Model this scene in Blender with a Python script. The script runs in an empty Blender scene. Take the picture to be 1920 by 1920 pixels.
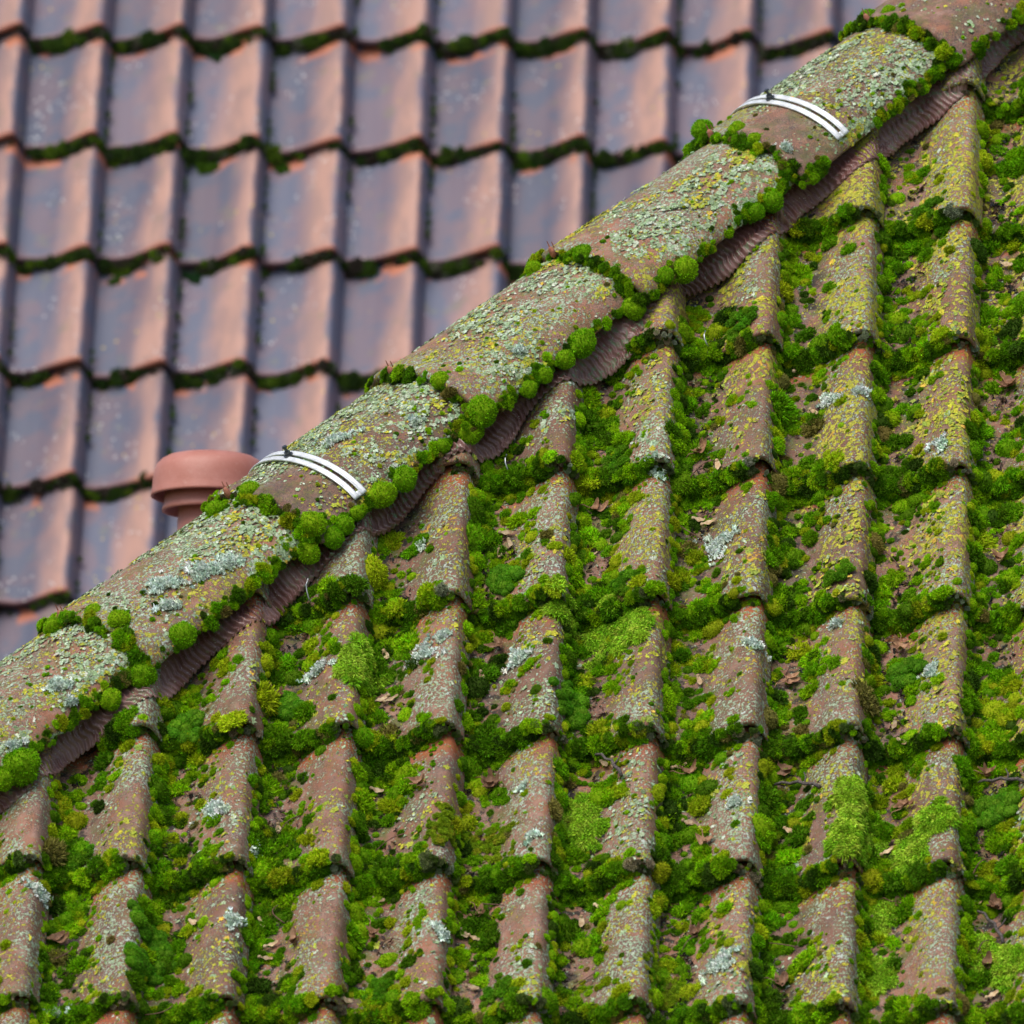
import bpy, bmesh, math, random
import numpy as np
from mathutils import Vector, Matrix, Euler, noise as mnoise
random.seed(7); RNG = np.random.default_rng(11)
SC = bpy.context.scene; COL = SC.collection
R = math.radians
# ------------------------------------------------------------------ camera
CAM = np.array([2.27363526, -25.85716321, -2.76784571])
CR = np.array([0.99856921, 0.05198175, 0.01254709]); CU = np.array([-0.00702704, -0.10504404, 0.99444274])
CD = np.array([-0.05301088, 0.99310807, 0.10452846]); FPX = 24191.62
cd = bpy.data.cameras.new('camera'); co = bpy.data.objects.new('camera', cd); COL.objects.link(co)
M = Matrix(((CR[0], CU[0], -CD[0], CAM[0]), (CR[1], CU[1], -CD[1], CAM[1]), (CR[2], CU[2], -CD[2], CAM[2]), (0, 0, 0, 1)))
co.matrix_world = M
cd.sensor_width = 36; cd.lens = FPX/1920*36; cd.clip_start = 1; cd.clip_end = 3000
cd.dof.use_dof = True; cd.dof.focus_distance = 25.95; cd.dof.aperture_fstop = 5.4
SC.camera = co
# ------------------------------------------------------------------ sky and sun
SUN_EL, SUN_AZ = R(56), R(212)      # azimuth measured from +Y clockwise: high soft light from the left, a little from the camera's side
wd = bpy.data.worlds.new('World'); SC.world = wd; wd.use_nodes = True
wn = wd.node_tree.nodes; bgn = wn['Background']
sky = wn.new('ShaderNodeTexSky'); sky.sky_type = 'NISHITA'; sky.sun_disc = False
sky.sun_elevation = SUN_EL; sky.sun_rotation = SUN_AZ; sky.air_density = 1.0; sky.dust_density = 3.0; sky.ozone_density = 1.0
wd.node_tree.links.new(sky.outputs[0], bgn.inputs[0]); bgn.inputs[1].default_value = 0.12
sl = bpy.data.lights.new('sun', 'SUN'); sl.energy = 2.1; sl.angle = R(45); sl.color = (1, .965, .91)
so = bpy.data.objects.new('sun', sl); COL.objects.link(so)
sd = Vector((math.sin(SUN_AZ)*math.cos(SUN_EL), math.cos(SUN_AZ)*math.cos(SUN_EL), math.sin(SUN_EL)))
so.rotation_euler = sd.to_track_quat('Z', 'Y').to_euler()
SC.view_settings.view_transform = 'Standard'; SC.view_settings.look = 'None'; SC.view_settings.gamma = 1
SC.view_settings.exposure = 0.38
SC.render.engine = 'CYCLES'; SC.render.resolution_x = SC.render.resolution_y = 1024
SC.cycles.max_bounces = 6; SC.cycles.transparent_max_bounces = 4

# ------------------------------------------------------------------ frames of the two roofs
W, E, H = .20, .353, .070
class Plane:
    def __init__(s, o, u, v, n): s.o, s.u, s.v, s.n = [np.array(a, float) for a in (o, u, v, n)]
    def P(s, x, t, h):
        x, t, h = np.broadcast_arrays(*[np.asarray(a, float) for a in (x, t, h)])
        return s.o + x[..., None]*s.u + t[..., None]*s.v + h[..., None]*s.n
    def D(s, a, b, c): return np.asarray(a)[..., None]*s.u + np.asarray(b)[..., None]*s.v + np.asarray(c)[..., None]*s.n
p1 = 0.94313925
NEAR = Plane((0, 0, 0), (1, 0, 0), (0, math.cos(p1), math.sin(p1)), (0, -math.sin(p1), math.cos(p1)))
NEAR.o = -.009*NEAR.n
p2, yw = 1.00828413, .01765481
nh = np.array([-math.sin(yw), math.cos(yw), 0])
FAR = Plane((-.62256634, 4.55284499+.006, -.09147304-.004), (math.cos(yw), math.sin(yw), 0), nh*math.cos(p2)+np.array([0, 0, 1])*math.sin(p2),
            -nh*math.sin(p2)+np.array([0, 0, 1])*math.cos(p2))
def proj(X):
    Y = np.asarray(X)-CAM; z = Y@CD
    return np.stack([960+FPX*(Y@CR)/z, 960-FPX*(Y@CU)/z], -1)
def on_plane(px, py, h=.03, pl=NEAR):
    d = CD*FPX+CR*(px-960)+CU*(960-py)
    o = pl.o+pl.n*h; k = ((o-CAM)@pl.n)/(d@pl.n); X = CAM+d*k-pl.o
    return float(X@pl.u), float(X@pl.v)
# hip line and the face beyond it
AL, S0, RA, RB, A0, DA = .8157, -.554, .186, .094, 1.9595, .4593
hh = np.array([math.cos(AL), 0, 0])+math.sin(AL)*NEAR.v
q2 = math.atan2(hh[2], hh[0]); n2 = np.array([-math.sin(q2), 0, math.cos(q2)])
hb = NEAR.n+n2; hb /= np.linalg.norm(hb); he = np.cross(hh, hb)
HO = S0*NEAR.v
BACK = Plane(HO-.045*n2, (0, -1, 0), (math.cos(q2), 0, math.sin(q2)), n2)
G = np.array([math.sin(AL), -math.cos(AL)])          # in-plane direction away from the hip
def hip_dist(x, s): return np.asarray(x)*G[0]+(np.asarray(s)-S0)*G[1]
def hip_along(x, s): return np.asarray(x)*math.cos(AL)+(np.asarray(s)-S0)*math.sin(AL)
def hip_xs(a, d): return a*math.cos(AL)+d*G[0], S0+a*math.sin(AL)+d*G[1]
# ------------------------------------------------------------------ tile profile
_td = np.linspace(-.2, 1.1, 1301)
def _prof(pt, ph, sg):
    k = np.exp(-.5*(np.arange(-60, 61)/sg)**2); k /= k.sum()
    return np.convolve(np.pad(np.interp(_td, pt, ph), 60, 'edge'), k, 'valid')
_near = _prof([-.2, -.04, 0, .10, .24, .35, .45, .55, .65, .74, .81, .87, .92, .96, 1.0, 1.02, 1.1], [.06, .06, .05, 0., .02, .12, .32, .58, .81, .95, 1.02, 1.01, .88, .60, .30, .22, .1], 17.)
_far = _prof([-.2, -.04, 0, .10, .26, .42, .57, .70, .80, .86, .91, .95, 1.0, 1.02, 1.1], [.06, .06, .05, 0., .06, .24, .50, .76, .95, 1.02, .97, .74, .32, .24, .1], 13.)
def prof(t, far=False): return np.interp(t, _td, _far)*.060 if far else np.interp(t, _td, _near)*H
def tf(x, s):
    a = np.asarray(x)/W+.87; b = np.asarray(s)/E
    i = np.floor(a-.015); k = np.floor(b)
    return i, a-i, k, b-k
def surf(x, s, lift=.034):
    i, t, k, f = tf(x, s)
    return prof(t)+lift*(1-f)
def surf_n(x, s, lift=.034, d=.003):
    i, t, k, f = tf(x, s)
    sx = (prof(t+d/W)-prof(t-d/W))/(2*d)
    n = np.stack([-sx, np.full_like(sx, lift/E), np.ones_like(sx)], -1)
    return n/np.linalg.norm(n, axis=-1, keepdims=True)
def vnoise(x, y, sc, seed=0):
    x = np.asarray(x)*sc+seed*17.3; y = np.asarray(y)*sc+seed*5.7
    xi = np.floor(x).astype(np.int64); yi = np.floor(y).astype(np.int64); fx = x-xi; fy = y-yi
    def hsh(a, b):
        v = (a*374761393+b*668265263+seed*974711) & 0xffffffff
        v = ((v ^ (v >> 13))*1274126177) & 0xffffffff
        return ((v ^ (v >> 16)) & 0xffff)/65535.
    fx = fx*fx*(3-2*fx); fy = fy*fy*(3-2*fy)
    return (hsh(xi, yi)*(1-fx)+hsh(xi+1, yi)*fx)*(1-fy)+(hsh(xi, yi+1)*(1-fx)+hsh(xi+1, yi+1)*fx)*fy
def fnoise(x, y, sc, seed=0): return .6*vnoise(x, y, sc, seed)+.4*vnoise(x, y, sc*2.3, seed+3)

# ------------------------------------------------------------------ helpers
def tag(o, label=None, cat=None, group=None, kind=None):
    if label: o['label'] = label
    if cat: o['category'] = cat
    if group: o['group'] = group
    if kind: o['kind'] = kind
    return o
def mesh_obj(name, verts, faces, mat=None, parent=None, uv=None, smooth=True, loc=None):
    me = bpy.data.meshes.new(name)
    verts = np.asarray(verts, float)
    if loc is not None: verts = verts-np.asarray(loc)
    me.from_pydata(verts.tolist(), [], faces if isinstance(faces, list) else faces.tolist())
    if uv is not None:
        ul = me.uv_layers.new(name='UVMap'); vi = np.zeros(len(me.loops), int); me.loops.foreach_get('vertex_index', vi)
        ul.data.foreach_set('uv', np.asarray(uv, float)[vi].ravel())
    me.polygons.foreach_set('use_smooth', [smooth]*len(me.polygons))
    if mat: me.materials.append(mat)
    me.update()
    o = bpy.data.objects.new(name, me); COL.objects.link(o)
    if loc is not None: o.location = loc
    if parent: o.parent = parent
    return o
def bm_obj(name, bm, mat, parent=None, smooth=True):
    me = bpy.data.meshes.new(name); bm.to_mesh(me); bm.free()
    me.polygons.foreach_set('use_smooth', [smooth]*len(me.polygons)); me.materials.append(mat)
    o = bpy.data.objects.new(name, me); COL.objects.link(o)
    if parent: o.parent = parent
    return o
def empty(name, loc):
    o = bpy.data.objects.new(name, None); COL.objects.link(o); o.location = Vector(loc); o.empty_display_size = .05
    bpy.context.view_layer.update(); return o
def grid_faces(nx, ny, off=0, flip=False):
    i, j = np.meshgrid(np.arange(nx-1), np.arange(ny-1), indexing='ij'); a = (i*ny+j).ravel()+off
    f = np.stack([a, a+ny, a+ny+1, a+1], -1)
    return f[:, ::-1] if flip else f
ORD = ['', 'first', 'second', 'third', 'fourth', 'fifth', 'sixth', 'seventh', 'eighth', 'ninth', 'tenth', 'eleventh', 'twelfth', 'thirteenth']
# ------------------------------------------------------------------ materials
class NT:
    def __init__(s, name):
        s.m = bpy.data.materials.new(name); s.m.use_nodes = True; s.t = s.m.node_tree; s.n = s.t.nodes
        s.b = s.n['Principled BSDF']
        s.pos = s.n.new('ShaderNodeNewGeometry').outputs['Position']
    def link(s, a, b):
        if hasattr(a, 'is_output'): s.t.links.new(a, b)
        else: b.default_value = a
    def noise(s, sc, det=3, rough=.55, vec=None, dist=0):
        n = s.n.new('ShaderNodeTexNoise'); s.link(vec or s.pos, n.inputs['Vector']); n.inputs['Scale'].default_value = sc
        n.inputs['Detail'].default_value = det; n.inputs['Roughness'].default_value = rough; n.inputs['Distortion'].default_value = dist
        return n.outputs[0]
    def voro(s, sc, feat='F1', vec=None, out=0, rnd=1):
        n = s.n.new('ShaderNodeTexVoronoi'); n.feature = feat; s.link(vec or s.pos, n.inputs['Vector']); n.inputs['Scale'].default_value = sc
        n.inputs['Randomness'].default_value = rnd
        return n.outputs[out]
    def ramp(s, v, lo, hi, a=0., b=1.):
        n = s.n.new('ShaderNodeMapRange'); n.interpolation_type = 'SMOOTHSTEP'; s.link(v, n.inputs[0])
        for k, x in ((1, lo), (2, hi), (3, a), (4, b)): s.link(x, n.inputs[k])
        return n.outputs[0]
    def math(s, op, a, b=0., c=None):
        n = s.n.new('ShaderNodeMath'); n.operation = op; s.link(a, n.inputs[0]); s.link(b, n.inputs[1])
        if c is not None: s.link(c, n.inputs[2])
        return n.outputs[0]
    def mix(s, f, a, b):
        n = s.n.new('ShaderNodeMix'); n.data_type = 'RGBA'; s.link(f, n.inputs[0])
        for x, i in ((a, 6), (b, 7)):
            s.link(x if hasattr(x, 'is_output') else (*x, 1), n.inputs[i])
        return n.outputs[2]
    def hsv(s, c, h=.5, sa=1., v=1.):
        n = s.n.new('ShaderNodeHueSaturation'); s.link(h, n.inputs[0]); s.link(sa, n.inputs[1]); s.link(v, n.inputs[2]); s.link(c, n.inputs[4])
        return n.outputs[0]
    def uv(s):
        n = s.n.new('ShaderNodeUVMap'); q = s.n.new('ShaderNodeSeparateXYZ'); s.link(n.outputs[0], q.inputs[0]); return q.outputs[0], q.outputs[1]
    def xyz(s, v=None):
        q = s.n.new('ShaderNodeSeparateXYZ'); s.link(v or s.pos, q.inputs[0]); return q.outputs
    def rnd(s): return s.n.new('ShaderNodeObjectInfo').outputs['Random']
    def bump(s, hgt, dist, st=1., nrm=None):
        n = s.n.new('ShaderNodeBump'); s.link(hgt, n.inputs['Height']); n.inputs['Distance'].default_value = dist; n.inputs['Strength'].default_value = st
        if nrm: s.link(nrm, n.inputs['Normal'])
        return n.outputs[0]
    def out(s, col, rough=.9, nrm=None, spec=.3, sss=None):
        s.link(col if hasattr(col, 'is_output') else (*col, 1), s.b.inputs['Base Color']); s.link(rough, s.b.inputs['Roughness'])
        s.b.inputs['Specular IOR Level'].default_value = spec
        if nrm: s.link(nrm, s.b.inputs['Normal'])
        return s.m

def clay_lichen(name, ridge=False, bare=None):
    k = NT(name); t, f = k.uv(); r = k.rnd(); x, y, z = k.xyz()
    clay = k.mix(k.ramp(k.noise(9, 3), .35, .65), (.31, .130, .075), (.25, .125, .085))
    clay = k.mix(k.ramp(k.noise(38, 4), .45, .7), clay, (.35, .20, .15))
    clay = k.mix(k.math('MULTIPLY', k.ramp(k.noise(14, 4), .52, .68), .6), clay, (.15, .10, .09))
    clay = k.mix(k.math('MULTIPLY', k.ramp(k.noise(27, 4, .65), .42, .64), .38), clay, (.20, .15, .12))
    clay = k.hsv(clay, .5, 1., k.ramp(r, 0, 1, .82, 1.16))
    if not ridge:    # the sheltered head of each tile stays fresh orange
        fresh = k.math('MULTIPLY', k.ramp(k.math('ADD', f, k.math('MULTIPLY', k.noise(30, 2), .12)), .87, .99), .9)
        clay = k.mix(fresh, clay, (.42, .105, .035))
    # black speckle crust
    sp = k.math('MULTIPLY', k.ramp(k.noise(420, 3, .7), .51, .58), k.ramp(k.noise(17, 3), .36, .56))
    clay = k.mix(k.math('MULTIPLY', sp, .85), clay, (.045, .042, .042))
    # algae film
    alg = k.math('MULTIPLY', k.ramp(k.noise(24, 5, .65), .46, .66), k.ramp(t, .75, .30, .25, .75) if not ridge else .55)
    c = k.mix(alg, clay, (.095, .13, .022))
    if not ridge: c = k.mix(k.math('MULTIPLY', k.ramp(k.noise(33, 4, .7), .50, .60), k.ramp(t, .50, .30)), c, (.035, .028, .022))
    # grey green crust lichen: clumped fine thalli
    big = k.ramp(k.noise(7, 3), .36, .60)
    cr = k.ramp(t, .30, .62) if not ridge else 1.
    dens = k.math('MULTIPLY', big, cr)
    thr = k.math('MULTIPLY_ADD', dens, -.115, .61)
    n1 = k.noise(170, 4, .62, dist=.6)
    keep = 1.
    if bare == 'all': keep = .12
    if bare: c = k.mix(k.math('MULTIPLY', k.ramp(k.noise(480, 3, .7), .47, .54), k.ramp(k.noise(22, 3), .36, .6, .15, .8)), c, (.05, .042, .04))
    if bare == 'end': keep = k.math('SUBTRACT', 1., k.math('MULTIPLY', k.math('MULTIPLY', k.ramp(k.math('ADD', f, k.math('MULTIPLY', k.noise(14, 3), .2)), .40, .28), k.ramp(t, .48, .58)), .92))
    l1 = k.math('MULTIPLY', k.ramp(n1, thr, k.math('ADD', thr, .022)), keep)
    lc = k.mix(k.ramp(k.noise(330, 2), .35, .65), (.23, .31, .18), (.42, .50, .36))
    lc = k.mix(k.ramp(k.noise(60, 2), .55, .7), lc, (.47, .52, .46))
    c = k.mix(l1, c, lc)
    # yellow lichen, more of it towards the right and the top of the hip
    reg = .026 if ridge else k.ramp(k.math('ADD', x, k.math('MULTIPLY', z, .6)), .7, 2.1, .0, .095)
    ty = k.math('SUBTRACT', k.math('MULTIPLY_ADD', k.ramp(k.noise(5.5, 3), .38, .64), -.10, .645), reg)
    if not ridge: ty = k.math('ADD', ty, k.ramp(t, .28, .50, .06, 0.))
    n3 = k.noise(105, 5, .66, dist=.5)
    l2 = k.math('MULTIPLY', k.ramp(n3, ty, k.math('ADD', ty, .02)), keep)
    yc = k.mix(k.ramp(k.noise(280, 3), .35, .65), (.33, .33, .03), (.52, .48, .06))
    yc = k.mix(k.ramp(k.noise(21, 2), .62, .70), yc, (.62, .36, .05))
    c = k.mix(l2, c, yc)
    hgt = k.math('ADD', k.math('MULTIPLY', l1, .5), k.math('MULTIPLY', l2, .8))
    fine = k.math('MULTIPLY', k.noise(520, 3, .7), .55)
    hgt = k.math('ADD', hgt, fine)
    nr = k.bump(hgt, .0028, 1.)
    return k.out(c, k.ramp(l1, 0, 1, .72, .95), nr, .3)

def clay_smooth(name):
    k = NT(name); t, f = k.uv(); r = k.rnd()
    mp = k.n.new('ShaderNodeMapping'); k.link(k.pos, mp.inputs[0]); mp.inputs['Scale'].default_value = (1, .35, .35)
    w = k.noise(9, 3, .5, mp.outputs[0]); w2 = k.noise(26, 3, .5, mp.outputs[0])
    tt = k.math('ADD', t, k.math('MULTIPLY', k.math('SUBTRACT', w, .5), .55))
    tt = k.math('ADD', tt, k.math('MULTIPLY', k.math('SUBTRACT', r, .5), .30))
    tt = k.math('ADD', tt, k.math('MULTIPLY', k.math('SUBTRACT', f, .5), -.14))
    m = k.math('MULTIPLY', k.ramp(tt, .36, .80), k.ramp(k.math('ADD', t, k.math('MULTIPLY', k.math('SUBTRACT', w2, .5), .25)), .93, .80))  # slate again past the crest, also painting the right flank's shade into the colour
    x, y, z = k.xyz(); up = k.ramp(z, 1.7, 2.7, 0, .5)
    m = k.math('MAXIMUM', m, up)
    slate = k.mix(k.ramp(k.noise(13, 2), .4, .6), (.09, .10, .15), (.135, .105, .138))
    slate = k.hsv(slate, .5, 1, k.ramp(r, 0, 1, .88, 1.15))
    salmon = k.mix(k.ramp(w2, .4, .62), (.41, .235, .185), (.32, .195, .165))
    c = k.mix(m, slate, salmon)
    c = k.mix(k.math('MULTIPLY', k.ramp(k.noise(18, 3), .60, .72), .35), c, (.17, .17, .10))
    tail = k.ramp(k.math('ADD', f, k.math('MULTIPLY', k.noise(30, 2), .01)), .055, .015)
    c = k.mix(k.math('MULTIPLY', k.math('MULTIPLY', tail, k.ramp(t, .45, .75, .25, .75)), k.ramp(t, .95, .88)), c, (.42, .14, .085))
    hd = k.math('MULTIPLY', k.ramp(f, .84, .93), k.ramp(k.noise(11, 2), .52, .60))
    c = k.mix(k.math('MULTIPLY', hd, .75), c, (.55, .17, .07))
    v = k.voro(60); dot = k.math('MULTIPLY', k.ramp(v, .16, .12), k.ramp(k.noise(8, 2), .52, .6))
    c = k.mix(dot, c, (.75, .78, .76))
    v2 = k.voro(31); dot2 = k.math('MULTIPLY', k.ramp(v2, .13, .09), k.ramp(k.noise(6, 2), .52, .6))
    c = k.mix(dot2, c, (.50, .38, .08))
    return k.out(c, .55, k.bump(k.noise(300, 3), .0006, .6), .4)

def grow_mat(name, rough=.85, sheen=0., inst=True, sub=0.):
    k = NT(name)
    if inst:
        a = k.n.new('ShaderNodeAttribute'); a.attribute_type = 'INSTANCER'; a.attribute_name = 'tint'; c = a.outputs['Color']
    else:
        c = k.mix(k.rnd(), (.145, .36, .004), (.24, .44, .006))
    sh = k.n.new('ShaderNodeAttribute'); sh.attribute_name = 'shade'
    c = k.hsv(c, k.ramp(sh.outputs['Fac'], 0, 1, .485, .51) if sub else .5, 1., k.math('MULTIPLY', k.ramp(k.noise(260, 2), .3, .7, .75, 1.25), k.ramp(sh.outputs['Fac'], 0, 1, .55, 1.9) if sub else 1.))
    m = k.out(c, rough, None, .10)
    if sub:
        tr = k.n.new('ShaderNodeBsdfTranslucent'); k.link(c, tr.inputs[0]); mx = k.n.new('ShaderNodeMixShader'); mx.inputs[0].default_value = sub
        k.link(k.b.outputs[0], mx.inputs[1]); k.link(tr.outputs[0], mx.inputs[2]); k.link(mx.outputs[0], k.n['Material Output'].inputs[0])
    return m
def plain(name, col, rough=.8, spec=.3, metal=0., var=.15, sc=60, bump=.0):
    k = NT(name); c = k.mix(k.ramp(k.noise(sc, 3), .3, .7), tuple(a*(1-var) for a in col), tuple(min(1, a*(1+var)) for a in col))
    k.b.inputs['Metallic'].default_value = metal
    return k.out(c, rough, k.bump(k.noise(sc*4, 3), bump) if bump else None, spec)

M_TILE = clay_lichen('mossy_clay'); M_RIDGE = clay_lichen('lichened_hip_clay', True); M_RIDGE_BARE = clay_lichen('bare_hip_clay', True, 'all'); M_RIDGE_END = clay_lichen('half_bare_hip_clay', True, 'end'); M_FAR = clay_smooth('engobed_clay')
M_MOSS = grow_mat('moss_growth', sub=.22); M_CUSH = grow_mat('cushion_growth', inst=False, sub=.22)
M_LICH = grow_mat('lichen_growth', .95)
M_CUSH_DARK = plain('old_moss', (.035, .06, .012), .95, .1, var=.4, sc=200)
M_ALU = plain('aluminium', (.70, .72, .73), .45, .5, .3, .16, 60)
M_SCREW = plain('dark_steel', (.10, .11, .12), .4, .5, .8)
M_WIRE = plain('zinc_wire', (.55, .57, .58), .35, .5, .8)
M_DECK = plain('damp_underlay', (.03, .026, .022), .95, .1)
M_BARK = plain('grey_bark', (.10, .085, .08), .9, .2, var=.5, sc=300, bump=.001)
M_STALK = plain('brown_stalk', (.13, .065, .05), .8, .25, var=.4, sc=200)
M_NIB = plain('bare_clay', (.38, .15, .10), .85, .2, var=.3, sc=120, bump=.0005)
def leafmat(name, a, b):
    k = NT(name); c = k.mix(k.ramp(k.noise(90, 4), .35, .65), a, b); c = k.hsv(c, .5, 1, k.ramp(k.rnd(), 0, 1, .7, 1.25))
    return k.out(c, .6, k.bump(k.noise(220, 3), .0008), .35)
M_LEAF = leafmat('dead_leaf', (.16, .075, .04), (.34, .19, .10)); M_SEED = leafmat('winged_seed_skin', (.34, .22, .11), (.52, .40, .24))
def flashmat():
    k = NT('brown_lead_strip'); c = k.mix(k.ramp(k.noise(16, 3), .4, .65), (.165, .072, .062), (.28, .16, .145))
    al = k.math('MULTIPLY', k.ramp(k.noise(75, 5, .7), .52, .62), k.ramp(k.noise(4.5, 2), .47, .60)); c = k.mix(al, c, (.16, .22, .12))
    sp = k.ramp(k.noise(260, 2), .66, .70); c = k.mix(sp, c, (.45, .42, .38))
    return k.out(c, k.ramp(k.noise(30, 2), .3, .7, .24, .42), k.bump(k.noise(120, 3), .001), .5)
M_FLASH = flashmat()
def ventmat():
    k = NT('terracotta_plastic'); c = k.mix(k.ramp(k.noise(20, 4), .4, .7), (.40, .155, .115), (.44, .185, .145))
    c = k.mix(k.math('MULTIPLY', k.ramp(k.noise(70, 5, .7), .56, .68), .25), c, (.5, .3, .25))
    return k.out(c, .48, k.bump(k.noise(260, 2), .0004), .4)
M_VENT = ventmat()

# ------------------------------------------------------------------ tiles
def tile_arrays(pl, i, k, nx=44, lift=.034, thick=.016, jit=True, seed=0, head=.06):
    far = pl is not NEAR
    rs = np.random.default_rng(abs(hash((i+50, k+50, seed))) % (2**31))
    t = np.concatenate([np.linspace(-.03, .75, nx//2), np.linspace(.75, 1.016, nx-nx//2+1)[1:]])
    f = np.array([0, .004, .012, .025, .06, .15, .28, .42, .56, .7, .82, .92, 1.0, 1+head/E])
    drop = np.array([.0065, .0030, .0009, 0]+[0]*10)
    T, F = np.meshgrid(t, f, indexing='ij')
    j = rs.normal(0, 1, 8) if jit else np.zeros(8)
    j = np.clip(j, -1.8, 1.8)
    x = (i-.87+T)*W; s = (k+F)*E
    h = prof(T, far)+lift*(1-F)-drop[None, :]
    ed = np.clip((T-.99)/.026, 0, 1); h = h-ed**2*.004
    s = s + j[0]*.0040 + (T-.5)*j[1]*.0060 + .0022*np.sin(T*9+j[2]*3)*(1-F)
    h = h + j[3]*.0015 + (T-.5)*j[4]*.0035*(1-F) + .0008*np.sin(T*14+j[5])*np.cos(F*6+j[6])
    x = x + j[7]*.0010
    th = np.where(F <= .012, thick-drop[None, :]*1.6, thick)
    top = pl.P(x, s, h); bot = pl.P(x, s+.001*(F == 0), h-th)
    nx, ny = T.shape
    V = np.concatenate([top.reshape(-1, 3), bot.reshape(-1, 3)]); off = nx*ny
    UV = np.concatenate([np.stack([T, F], -1).reshape(-1, 2)]*2)
    Fc = [grid_faces(nx, ny), grid_faces(nx, ny, off, True)]
    def strip(idx, flip):
        a = idx[:-1]; b = idx[1:]; q = np.stack([a, b, b+off, a+off], -1); return q[:, ::-1] if flip else q
    I = np.arange(nx)*ny; J = np.arange(ny)
    Fc += [strip(I, True), strip(I+ny-1, False), strip(J, False), strip(J+(nx-1)*ny, True)]
    return V, np.concatenate(Fc), UV
def clip_obj(o, co_, no):
    bm = bmesh.new(); bm.from_mesh(o.data)
    L = Vector(co_)-o.location
    bmesh.ops.bisect_plane(bm, geom=bm.verts[:]+bm.edges[:]+bm.faces[:], plane_co=L, plane_no=Vector(no), clear_inner=True)
    bmesh.ops.holes_fill(bm, edges=[e for e in bm.edges if e.is_boundary], sides=0)
    bm.to_mesh(o.data); bm.free(); o.data.update()
def tile_samples(pl, i, k):
    tt, ff = np.meshgrid(np.linspace(0, 1, 7), np.linspace(.02, 1, 9)); tt = tt.ravel(); ff = ff.ravel()
    x = (i-.87+tt)*W; s = (k+ff)*E; return x, s, proj(pl.P(x, s, prof(tt)+.034*(1-ff)))
near_vis, far_vis = {}, {}
for k in range(-7, 7):
    for i in range(-3, 14):
        x, s, q = tile_samples(NEAR, i, k)
        m = (q[:, 0] > 0) & (q[:, 0] < 1920) & (q[:, 1] > 0) & (q[:, 1] < 1920) & (hip_dist(x, s) > .205)
        if m.sum() >= 1: near_vis[(i, k)] = m.sum()
for k in range(-3, 9):
    for i in range(-2, 14):
        x, s, q = tile_samples(FAR, i, k)
        m = (q[:, 0] > 0) & (q[:, 0] < 1920) & (q[:, 1] > 0) & (q[:, 1] < 1920) & (q@np.array([.596, .803]) < 1000)
        if m.sum() >= 1: far_vis[(i, k)] = m.sum()
HIPCUT = HO+he*.05
def sheet(name, pl, cells, mat, nx, lift, cut=None):
    Vs, Fs, Us, off = [], [], [], 0
    for (i, k) in cells:
        v, f, u = tile_arrays(pl, i, k, nx, lift); Vs.append(v); Fs.append(f+off); Us.append(u); off += len(v)
    o = mesh_obj(name, np.concatenate(Vs), np.concatenate(Fs), mat, uv=np.concatenate(Us))
    if cut is not None: clip_obj(o, *cut)
    return tag(o, kind='structure')
# the rest of each roof slope, outside the picture
def cell_ok(i, k):
    x, s, q = tile_samples(NEAR, i, k); return (hip_dist(x, s) > .06).any()
sheet('roof_slope', NEAR, [(i, k) for k in range(-11, 6) for i in range(-9, 17) if (i, k) not in near_vis and cell_ok(i, k)], M_TILE, 16, .034, (HIPCUT, he))
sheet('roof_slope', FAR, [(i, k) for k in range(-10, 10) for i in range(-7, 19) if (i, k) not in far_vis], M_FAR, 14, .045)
def back_ok(i, k):
    P = BACK.P(np.array([(i-.87)*W, (i+.13)*W]*2), np.array([k*E]*2+[(k+1)*E]*2), 0)
    return (((P-HO)@he) < -.05).any() and P[:, 1].max() < 3.4
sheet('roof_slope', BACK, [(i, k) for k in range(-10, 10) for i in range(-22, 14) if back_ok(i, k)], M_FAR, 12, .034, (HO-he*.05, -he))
def deck(name, pl, x0, x1, s0, s1, h, cut=None):
    V = [pl.P(x, s, z) for z in (h, h-.03) for x, s in ((x0, s0), (x1, s0), (x1, s1), (x0, s1))]
    o = mesh_obj(name, V, [(0, 1, 2, 3), (7, 6, 5, 4), (0, 4, 5, 1), (1, 5, 6, 2), (2, 6, 7, 3), (3, 7, 4, 0)], M_DECK, smooth=False)
    if cut is not None: clip_obj(o, *cut)
    return tag(o, kind='structure')
deck('roof_deck', NEAR, -2, 3.2, -3.9, 2.15, -.03, (HO+he*.01, he)); deck('roof_deck', FAR, -1.5, 3.8, -3.6, 3.6, -.03)
deck('roof_deck', BACK, -3.4, 2.2, -3.6, 2.2, -.035, (HO-he*.01, -he))
wallm = plain('wall_render', (.55, .5, .43), .9, .2, bump=.002)
def box(name, x0, x1, y0, y1, z0, z1, mat):
    V = [(x, y, z) for z in (z0, z1) for x, y in ((x0, y0), (x1, y0), (x1, y1), (x0, y1))]
    return tag(mesh_obj(name, V, [(3, 2, 1, 0), (4, 5, 6, 7), (0, 1, 5, 4), (1, 2, 6, 5), (2, 3, 7, 6), (3, 0, 4, 7)], mat, smooth=False), kind='structure')
box('house_wall', -1.4, 3.1, -1.9, 2.4, -9, -3.4, wallm); box('house_wall', -2, 3.1, 3.4, 5.2, -9, -3.3, wallm)
gm = NT('lawn'); gm = gm.out(gm.mix(gm.noise(.8, 5), (.05, .09, .02), (.09, .12, .04)), .95)
tag(mesh_obj('ground', [(-400, -400, -9), (400, -400, -9), (400, 400, -9), (-400, 400, -9)], [(0, 1, 2, 3)], gm, smooth=False), kind='structure')

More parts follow.
